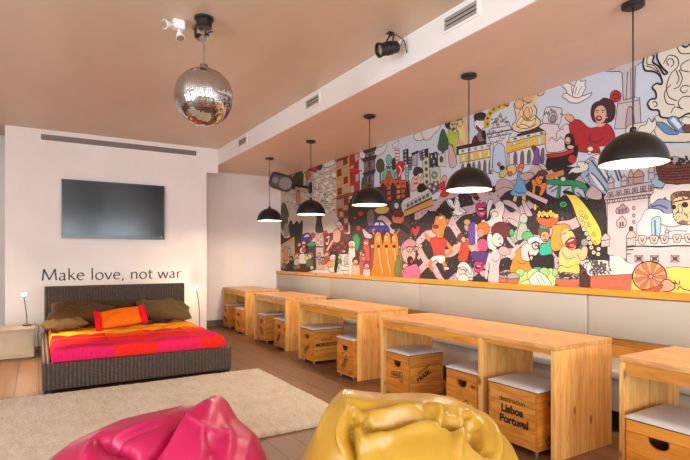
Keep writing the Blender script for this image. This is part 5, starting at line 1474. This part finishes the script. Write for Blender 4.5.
P('K', [(244, 230), (236, 170), (250, 120), (240, 90), (280, 84), (320, 80), (350, 100), (360, 140), (330, 180), (290, 230)], (236, 150, 56)); P('K', [(300, 180), (296, 130), (330, 104), (366, 130), (386, 180), (376, 224), (330, 226)], (242, 188, 136)); P('K', [(320, 190), (350, 160), (380, 162), (388, 190), (366, 218), (334, 214)], (150, 20, 34)); P('K', [(330, 186), (354, 168), (376, 168), (352, 182)], WHT, 1, .6); E('K', 360, 204, 14, 7, (230, 120, 130), 0, 0); S('K', [(304, 140), (326, 130)], .016); S('K', [(336, 120), (352, 118)], .016)
P('K', [(286, 330), (284, 250), (310, 206), (350, 226), (392, 222), (420, 206), (450, 220), (440, 280), (400, 320), (380, 350), (300, 350)], (242, 188, 136)); P('K', [(276, 366), (292, 320), (340, 330), (392, 310), (400, 366)], (246, 204, 104)); S('K', [(290, 270), (320, 310), (370, 300), (390, 270)], .05, (246, 206, 110)); S('K', [(300, 240), (330, 280), (380, 270)], .010); S('K', [(390, 250), (410, 290), (440, 280)], .010)
E('K', 432, 186, 22, 22, (150, 144, 150), 30); S('K', [(420, 200), (404, 226)], .03, (90, 84, 90))
# cabbage, pots, fish box, tentacle
for x, y, rx, ry in ((80, 400, 44, 50), (140, 376, 40, 40), (236, 390, 40, 56), (200, 360, 30, 30), (110, 430, 50, 30), (60, 360, 26, 24), (262, 360, 18, 24)): E('K', x, y, rx, ry, (190, 224, 150) if rx > 35 else (164, 206, 122), 0, .8)
P('K', [(112, 400), (130, 376), (160, 352), (190, 366), (210, 380), (240, 440), (140, 440)], (236, 220, 212)); S('K', [(150, 380), (180, 430)], .010); S('K', [(170, 366), (206, 424)], .010)
P('K', [(-8, 390), (56, 386), (36, 434), (-8, 436)], (196, 108, 78)); P('K', [(-8, 370), (30, 360), (60, 388), (-8, 396)], (170, 164, 164)); P('K', [(272, 394), (400, 392), (384, 444), (286, 442)], (196, 108, 78)); P('K', [(272, 394), (286, 366), (360, 362), (402, 392)], (176, 170, 170)); scrib('K', 280, 370, 394, 390, 26, 7, (60, 54, 58), .014, 14)
P('J', [(352, 308), (372, 304), (410, 312), (456, 346), (500, 396), (546, 462), (600, 560), (600, 640), (556, 660), (520, 600), (470, 540), (440, 470), (410, 390), (380, 340)], (238, 204, 80), 1, 1.3); P('J', [(350, 306), (384, 302), (430, 324), (390, 326)], BLK)
for i_, (x, y) in enumerate(((396, 18), (400, 50), (406, 80), (414, 110), (428, 136), (440, 162), (450, 190), (456, 216), (470, 244), (498, 224), (496, 254))): x += 15; E('K', x, y, 13, 13, (226, 214, 190), 0, 1.0); E('K', x, y, 4, 4, BLK, 0, 0)
for x, y in ((456, 84), (486, 140), (492, 190), (440, 40)): E('K', x, y, 8, 16, (222, 176, 60), -20, .7)
P('K', [(404, 304), (472, 376), (472, 470), (404, 446)], (72, 32, 34), 0); P('K', [(404, 304), (440, 284), (540, 290), (640, 310), (640, 360), (472, 380)], (220, 214, 210), 0); P('K', [(472, 380), (680, 354), (672, 470), (472, 470)], (196, 104, 78), 0)
scrib('K', 420, 300, 640, 360, 60, 9, (90, 82, 84), .014, 15)
# -- tower by the sea
P('N', [(-4, 60), (30, 50), (80, 110), (120, 190), (120, 260), (90, 270), (40, 230), (0, 190)], (166, 184, 212), 1, .8)
P('N', [(60, -20), (500, -30), (640, -20), (700, 80), (560, 80), (440, 120), (360, 130), (300, 180), (200, 160), (100, 120)], (214, 210, 206), 0, 0)
for pts in ([(10, 60), (60, 130), (110, 200)], [(40, 60), (80, 120), (130, 180)], [(10, 140), (60, 190), (110, 260)], [(110, 60), (150, 110), (180, 190)], [(150, 60), (180, 130), (200, 180)]): S('N', pts, .016, (70, 88, 124))
P('N', [(30, 60), (60, 70), (110, 160), (96, 170)], (230, 226, 220), 1, .5); P('N', [(0, 150), (30, 160), (90, 240), (60, 240)], (230, 226, 220), 1, .5)
P('N', [(376, 190), (400, 150), (440, 170), (468, 220), (420, 230), (384, 220)], (160, 190, 210)); P('N', [(380, 230), (440, 240), (470, 205), (540, 212), (613, 200), (700, 210), (700, 330), (520, 330), (430, 300), (380, 350), (370, 290)], (230, 218, 210)); E('N', 462, 298, 7, 7, (150, 130, 130))
P('N', [(110, 326), (360, 288), (366, 700), (110, 640)], (214, 190, 192), 0)
P('N', [(88, 290), (116, 242), (380, 194), (392, 262), (366, 292), (104, 328), (92, 312)], (208, 182, 186), 0)
S('N', [(92, 308), (372, 272)], .016); S('N', [(100, 290), (384, 250)], .012)
for i in range(9): x = 110 + i * 31; y = 314 - i * 4.6; S('N', [(x, y - 6), (x + 4, y + 12), (x + 12, y + 12), (x + 16, y - 8)], .012)
for i in range(6): x = 116 + i * 50; y = 290 - i * 9; P('N', [(x - 4, y), (x - 2, y - 28), (x + 28, y - 33), (x + 30, y - 4), (x + 14, y + 2)], (190, 164, 170), 0, 1.1); E('N', x + 13, y - 14, 7, 8, (150, 120, 130), 0, .8)
def turret(tile, x, y, w, h, c=(206, 182, 186)):
    P(tile, [(x - w, y), (x - w, y - h * .55), (x + w, y - h * .62), (x + w, y - h * .06)], c, 0); P(tile, [(x - w * 1.15, y - h * .5), (x, y - h), (x + w * 1.15, y - h * .6)], c, 1); S(tile, [(x, y - h), (x, y - h * 1.2)], .012)
turret('N', 132, 240, 18, 76); turret('N', 300, 208, 32, 84, (190, 150, 142)); turret('N', 212, 222, 18, 64); turret('N', 380, 182, 18, 88); turret('N', 254, 214, 14, 90, (200, 160, 150))
P('N', [(168, 390), (166, 360), (184, 350), (202, 330), (222, 346), (238, 358), (238, 384)], (170, 140, 148)); cells('N', [(174, 360), (232, 352), (232, 384), (174, 390)], 3, 1, [(110, 84, 96)], .6, .8, .6)
P('N', [(166, 440), (184, 420), (198, 404), (214, 420), (226, 436), (218, 470), (176, 474)], (196, 170, 174)); cells('N', [(182, 440), (212, 436), (212, 470), (182, 474)], 2, 1, [(110, 84, 96)], .6, .8, .6)
for y in (356, 402, 440): E('N', 272, y, 8, 11, (186, 158, 164))
P('N', [(372, 395), (394, 388), (396, 440), (374, 446)], (150, 124, 134), 0)
# ship and giant with beard
P('N', [(408, 88), (470, 80), (560, 74), (680, 70), (700, 190), (600, 206), (520, 208), (468, 204), (428, 176)], (122, 62, 48))
for k_ in range(5): S('N', [(420, 108 + 18 * k_), (480, 118 + 16 * k_), (560, 112 + 17 * k_), (690, 100 + 17 * k_)], .012, (70, 28, 26))
P('N', [(500, 70), (510, 40), (560, 50), (600, 60), (610, 84), (520, 88)], (180, 170, 164)); scrib('N', 505, 55, 610, 80, 14, 8, (40, 34, 36), .016, 17)
P('L', [(348, 340), (420, 320), (470, 314), (640, 300), (760, 400), (700, 420), (380, 420), (340, 400)], (226, 216, 200), 1, .8); P('L', [(480, 300), (560, 270), (700, 260), (720, 400), (560, 420), (500, 400)], (230, 216, 194))
P('N', [(366, 352), (400, 320), (430, 300), (500, 318), (512, 400), (470, 420), (440, 450), (400, 450), (400, 400)], (126, 136, 174)); S('N', [(376, 350), (430, 340), (480, 360)], .016, (70, 76, 120)); S('N', [(390, 360), (440, 370), (470, 410)], .014, (70, 76, 120))
P('O', [(270, 40), (300, -10), (330, -60), (400, -60), (430, -40), (480, -40), (640, -60), (760, -20), (760, 120), (560, 110), (400, 100), (290, 90)], (228, 218, 212), 1, .8); S('O', [(400, 20), (470, 40), (560, 20)], .014, (150, 136, 136)); S('O', [(440, 70), (500, 60), (560, 66)], .012, (150, 136, 136))
P('O', [(356, 30), (366, -10), (404, -20), (412, 20), (400, 100), (366, 100)], (164, 190, 206)); S('O', [(376, 0), (380, 96)], .012, (70, 88, 120))
P('N', [(506, 360), (508, 300), (540, 262), (600, 254), (680, 290), (700, 380), (660, 440), (580, 446), (530, 430)], (216, 184, 146)); P('N', [(506, 320), (500, 280), (540, 256), (613, 262), (680, 280), (690, 300), (600, 276), (530, 290)], (150, 110, 80)); E('N', 517, 350, 13, 14, BLK); E('N', 586, 336, 18, 16, BLK); S('N', [(500, 336), (530, 316), (620, 300)], .02)
P('N', [(516, 400), (540, 380), (556, 350), (572, 380), (620, 376), (680, 360), (690, 430), (620, 460), (548, 452), (524, 430)], (124, 88, 68)); scrib('N', 520, 385, 680, 440, 50, 6, (214, 184, 150), .014, 18); scrib('N', 520, 262, 660, 290, 30, 5, (90, 60, 44), .014, 19); P('N', [(544, 340), (560, 336), (570, 376), (550, 384)], (222, 190, 156))
# castle front, sand, snail
P('O', [(214, 152), (280, 150), (640, 146), (760, 146), (760, 330), (214, 310), (214, 232)], (218, 192, 194), 0); P('O', [(214, 150), (214, 110), (240, 118), (270, 118), (330, 108), (640, 104), (760, 104), (760, 150)], (224, 206, 204), 0); S('O', [(214, 156), (300, 150), (400, 154), (500, 148), (640, 150)], .022)
for x, y in ((304, 116), (372, 114), (432, 112), (504, 108), (572, 106), (640, 106)): P('O', [(x - 24, y - 20), (x, y - 26), (x + 24, y - 20), (x + 18, y + 16), (x, y + 24), (x - 18, y + 16)], (206, 186, 184)); S('O', [(x - 10, y - 14), (x, y + 10), (x + 10, y - 14)], .012)
for x in (285, 375, 492, 610): P('O', [(x - 24, 204), (x + 24, 204), (x + 24, 242), (x - 24, 242)], (190, 160, 164), 0); P('O', [(x - 12, 212), (x + 12, 212), (x + 12, 232), (x - 12, 232)], (120, 92, 98), 0); S('O', [(x - 24, 204), (x + 24, 242)], .010); S('O', [(x + 24, 204), (x - 24, 242)], .010)
turret('O', 240, 150, 26, 92, (216, 180, 178)); E('O', 240, 50, 12, 13, (70, 60, 60)); turret('O', 92, 156, 24, 80, (206, 176, 178)); turret('O', 446, 96, 11, 44)
S('O', [(60, 176), (92, 170)], .02); S('O', [(64, 200), (84, 196)], .016); S('O', [(216, 172), (254, 170)], .02); S('O', [(216, 196), (240, 194)], .016); S('O', [(214, 120), (214, 228), (130, 232)], .014, INK, 0)
P('O', [(236, 410), (250, 330), (430, 280), (500, 268), (575, 274), (660, 250), (760, 250), (760, 420), (236, 420)], (246, 208, 100), 1, .8)
P('O', [(0, 236), (130, 230), (160, 212), (210, 236), (248, 262), (246, 310), (180, 318), (0, 322)], (222, 216, 212)); scrib('O', 6, 242, 130, 312, 60, 8, (80, 72, 76), .013, 20)
for pts in ([(150, 300), (130, 250), (150, 222), (190, 240), (180, 290)], [(180, 290), (220, 262), (246, 280), (226, 306), (196, 300)], [(170, 300), (200, 330), (186, 350)]): S('O', pts, .06, INK); S('O', pts, .045, (228, 220, 214))
P('O', [(6, 322), (246, 312), (238, 412), (6, 406)], (198, 104, 80), 0)
E('O', 346, 324, 98, 86, (246, 164, 118), 0, 1.8, 26)
for k_ in range(9):
    a = 2 * PI * k_ / 9
    f = lambda r, t_: (352 + r * 92 * math.cos(a + t_), 324 + r * 80 * math.sin(a + t_))
    P('O', [f(.12, 0), f(.45, -.08), f(.78, -.12), f(.99, -.06), f(.99, .24), f(.75, .22), f(.45, .26)], (236, 116, 72), 1, .7)
E('O', 354, 324, 12, 10, (246, 170, 124))
P('O', [(300, 404), (340, 396), (400, 380), (420, 352), (446, 340), (472, 352), (494, 380), (470, 406), (400, 414), (330, 414)], (242, 160, 130), 1, 1.4); P('O', [(306, 404), (350, 392), (404, 376), (424, 372), (400, 406), (340, 412)], (190, 84, 66), 1, .8); S('O', [(470, 352), (500, 366), (490, 350)], .014); S('O', [(506, 404), (520, 380), (540, 396), (600, 410)], .014)
S('O', [(486, 346), (512, 372), (520, 350)], .014)
# -- big curling cloud, upper right
P('M', [(136, 120), (136, 84), (166, 62), (236, 40), (270, 60), (300, 40), (400, -20), (520, 0), (560, 380), (420, 420), (300, 380), (240, 404), (186, 404), (150, 396), (140, 366), (104, 362), (88, 334), (104, 312), (128, 308), (126, 276), (110, 256), (130, 236), (156, 240), (156, 216), (140, 190), (110, 176), (76, 172), (66, 142), (74, 108), (98, 94), (118, 104), (112, 132), (140, 152), (166, 190), (184, 184), (160, 160)], (230, 220, 204), 1, 2.6)
for pts in ([(200, 240), (170, 280), (180, 330), (220, 340)], [(165, 140), (190, 100), (230, 110), (236, 150), (200, 190), (180, 250), (190, 300), (230, 320)], [(190, 150), (180, 126), (206, 116), (214, 140), (200, 156)], [(240, 170), (256, 210), (240, 250), (214, 262)], [(226, 170), (240, 214), (226, 240)], [(291, 120), (256, 140), (250, 170), (290, 180)], [(291, 250), (262, 246), (246, 266), (266, 282), (280, 268)], [(250, 360), (236, 330), (262, 300), (320, 300)], [(200, 380), (220, 350), (260, 360)], [(90, 104), (84, 140), (120, 150), (150, 190), (156, 220)], [(110, 330), (124, 322), (134, 340), (120, 350)], [(78, 150), (110, 160), (140, 180)], [(300, 200), (350, 180), (380, 230), (340, 270)], [(230, 60), (250, 90), (300, 90)]): S('M', pts, .015)
P('M', [(130, 430), (160, 424), (200, 450), (240, 480), (180, 480)], (96, 142, 196)); P('M', [(186, 420), (200, 396), (232, 400), (256, 440), (300, 470), (240, 470)], (110, 150, 200)); S('M', [(206, 406), (246, 450)], .03, (220, 230, 240)); P('M', [(256, 450), (291, 420), (360, 430), (340, 470), (280, 474)], (120, 72, 52)); P('M', [(250, 420), (270, 396), (291, 400), (340, 380), (330, 420), (280, 436)], (232, 224, 212))
P('M', [(40, 470), (56, 440), (80, 436), (92, 404), (112, 424), (124, 404), (130, 440), (110, 470), (80, 490)], (234, 226, 214))
for x, y, r, hc, bc in ((196, 244, 13, (120, 70, 50), (206, 80, 70)), (214, 300, 12, (60, 40, 40), (230, 206, 120)), (300, 300, 11, (190, 120, 60), (120, 150, 190)), (330, 330, 12, (50, 36, 40), (190, 90, 90)), (440, 320, 13, (220, 190, 120), (90, 130, 100)), (600, 300, 14, (60, 34, 40), (206, 110, 130))):
    P('B', [(x - r, y + r * 3), (x - r * .8, y + r), (x, y + r * .7), (x + r * .8, y + r), (x + r, y + r * 3)], bc, 1, .8); E('B', x, y, r, r * 1.1, hc, 0, .8); E('B', x - 1, y + 3, r * .62, r * .72, SKIN, 0, .6)
me = bpy.data.meshes.new('wall_mural'); mb.to_mesh(me); mb.free()
t = NT('mural_paint')
at = t.n('ShaderNodeAttribute', attribute_name='paint')
t.l(t.mix(1.0, (0.84, 0.84, 0.84, 1), t.mix(0.06, at.outputs['Color'], t.ramp(t.noise(t.coords(), 180, 2), [(0.4, (0.1, .08, .08, 1)), (0.6, (0.8, .76, .74, 1))])), 'MULTIPLY'), t.b.inputs['Base Color'])
t.set(Roughness=0.6); t.b.inputs['Specular IOR Level'].default_value = 0.12
me.materials.append(t.m)
o = link(bpy.data.objects.new('wall_mural', me)); o.location = (XW, 0, 0)
tag(o, 'wide colourful cartoon mural covering the right wall above the bench', 'mural')
# ------------------------------------------------------------------ light
def area(name, loc, size, rot, power, col):
    L = bpy.data.lights.new(name, 'AREA'); L.shape = 'RECTANGLE'; L.size, L.size_y = size
    L.energy = power; L.color = col
    o = link(bpy.data.objects.new(name, L)); o.location = loc; o.rotation_euler = rot
    return o
for i, (a0, a1, z0, z1) in enumerate(LW):
    area('window_daylight', (XL - .12, (a0 + a1) / 2, (z0 + z1) / 2), (z1 - z0, a1 - a0), (0, -PI / 2, 0), DAY_L, (0.80, 0.92, 1.0))
for i, (a0, a1, z0, z1) in enumerate(RW):
    area('window_daylight', ((a0 + a1) / 2, YR - .12, (z0 + z1) / 2), (a1 - a0, z1 - z0), (PI / 2, 0, 0), DAY_R, (0.80, 0.92, 1.0))
def point(name, loc, power, col, r):
    L = bpy.data.lights.new(name, 'POINT'); L.energy = power; L.color = col; L.shadow_soft_size = r
    o = link(bpy.data.objects.new(name, L)); o.location = loc
    return o
for (x, y, z) in lamp_pts:
    point('pendant_light', (x, y, z + .018), PEND, (1.0, 0.84, 0.64), .035)
point('bedside_light', (-.19, 7.93, .80), BEDL, (1.0, 0.80, 0.55), .03)
point('bedside_light', (2.205, 8.33, .80), BEDL, (1.0, 0.80, 0.55), .03)

# warm ceiling spot in the open area left of the bed
L = bpy.data.lights.new('ceiling_spot', 'SPOT'); L.energy = SPOT; L.color = (1.0, 0.80, 0.52); L.spot_size = math.radians(44); L.spot_blend = 0.7; L.shadow_soft_size = .06
so = link(bpy.data.objects.new('ceiling_spot', L)); so.location = (-1.3, 6.0, 3.15)
so.rotation_euler = (Vector((-.45, 6.65, 0)) - so.location).to_track_quat('-Z', 'Y').to_euler()

w = bpy.data.worlds.new('daylight_sky'); bpy.context.scene.world = w; w.use_nodes = True
w.node_tree.nodes['Background'].inputs['Color'].default_value = (0.86, 0.92, 1.0, 1)
w.node_tree.nodes['Background'].inputs['Strength'].default_value = 1.6

# ------------------------------------------------------------------ camera
cam = bpy.data.cameras.new('camera'); cam.sensor_width = 36; cam.sensor_fit = 'HORIZONTAL'
cam.lens = 502 / 690 * 36; cam.shift_y = 27.5 / 690; cam.clip_start = 0.05
co = link(bpy.data.objects.new('camera', cam)); co.location = (0, 0, 1.32); co.rotation_euler = (PI / 2, 0, -math.radians(31.4))
sc = bpy.context.scene
sc.camera = co
sc.view_settings.view_transform = 'Standard'; sc.view_settings.look = 'None'
sc.view_settings.gamma = 1.0; sc.view_settings.use_curve_mapping = False
sc.view_settings.exposure = EXPO
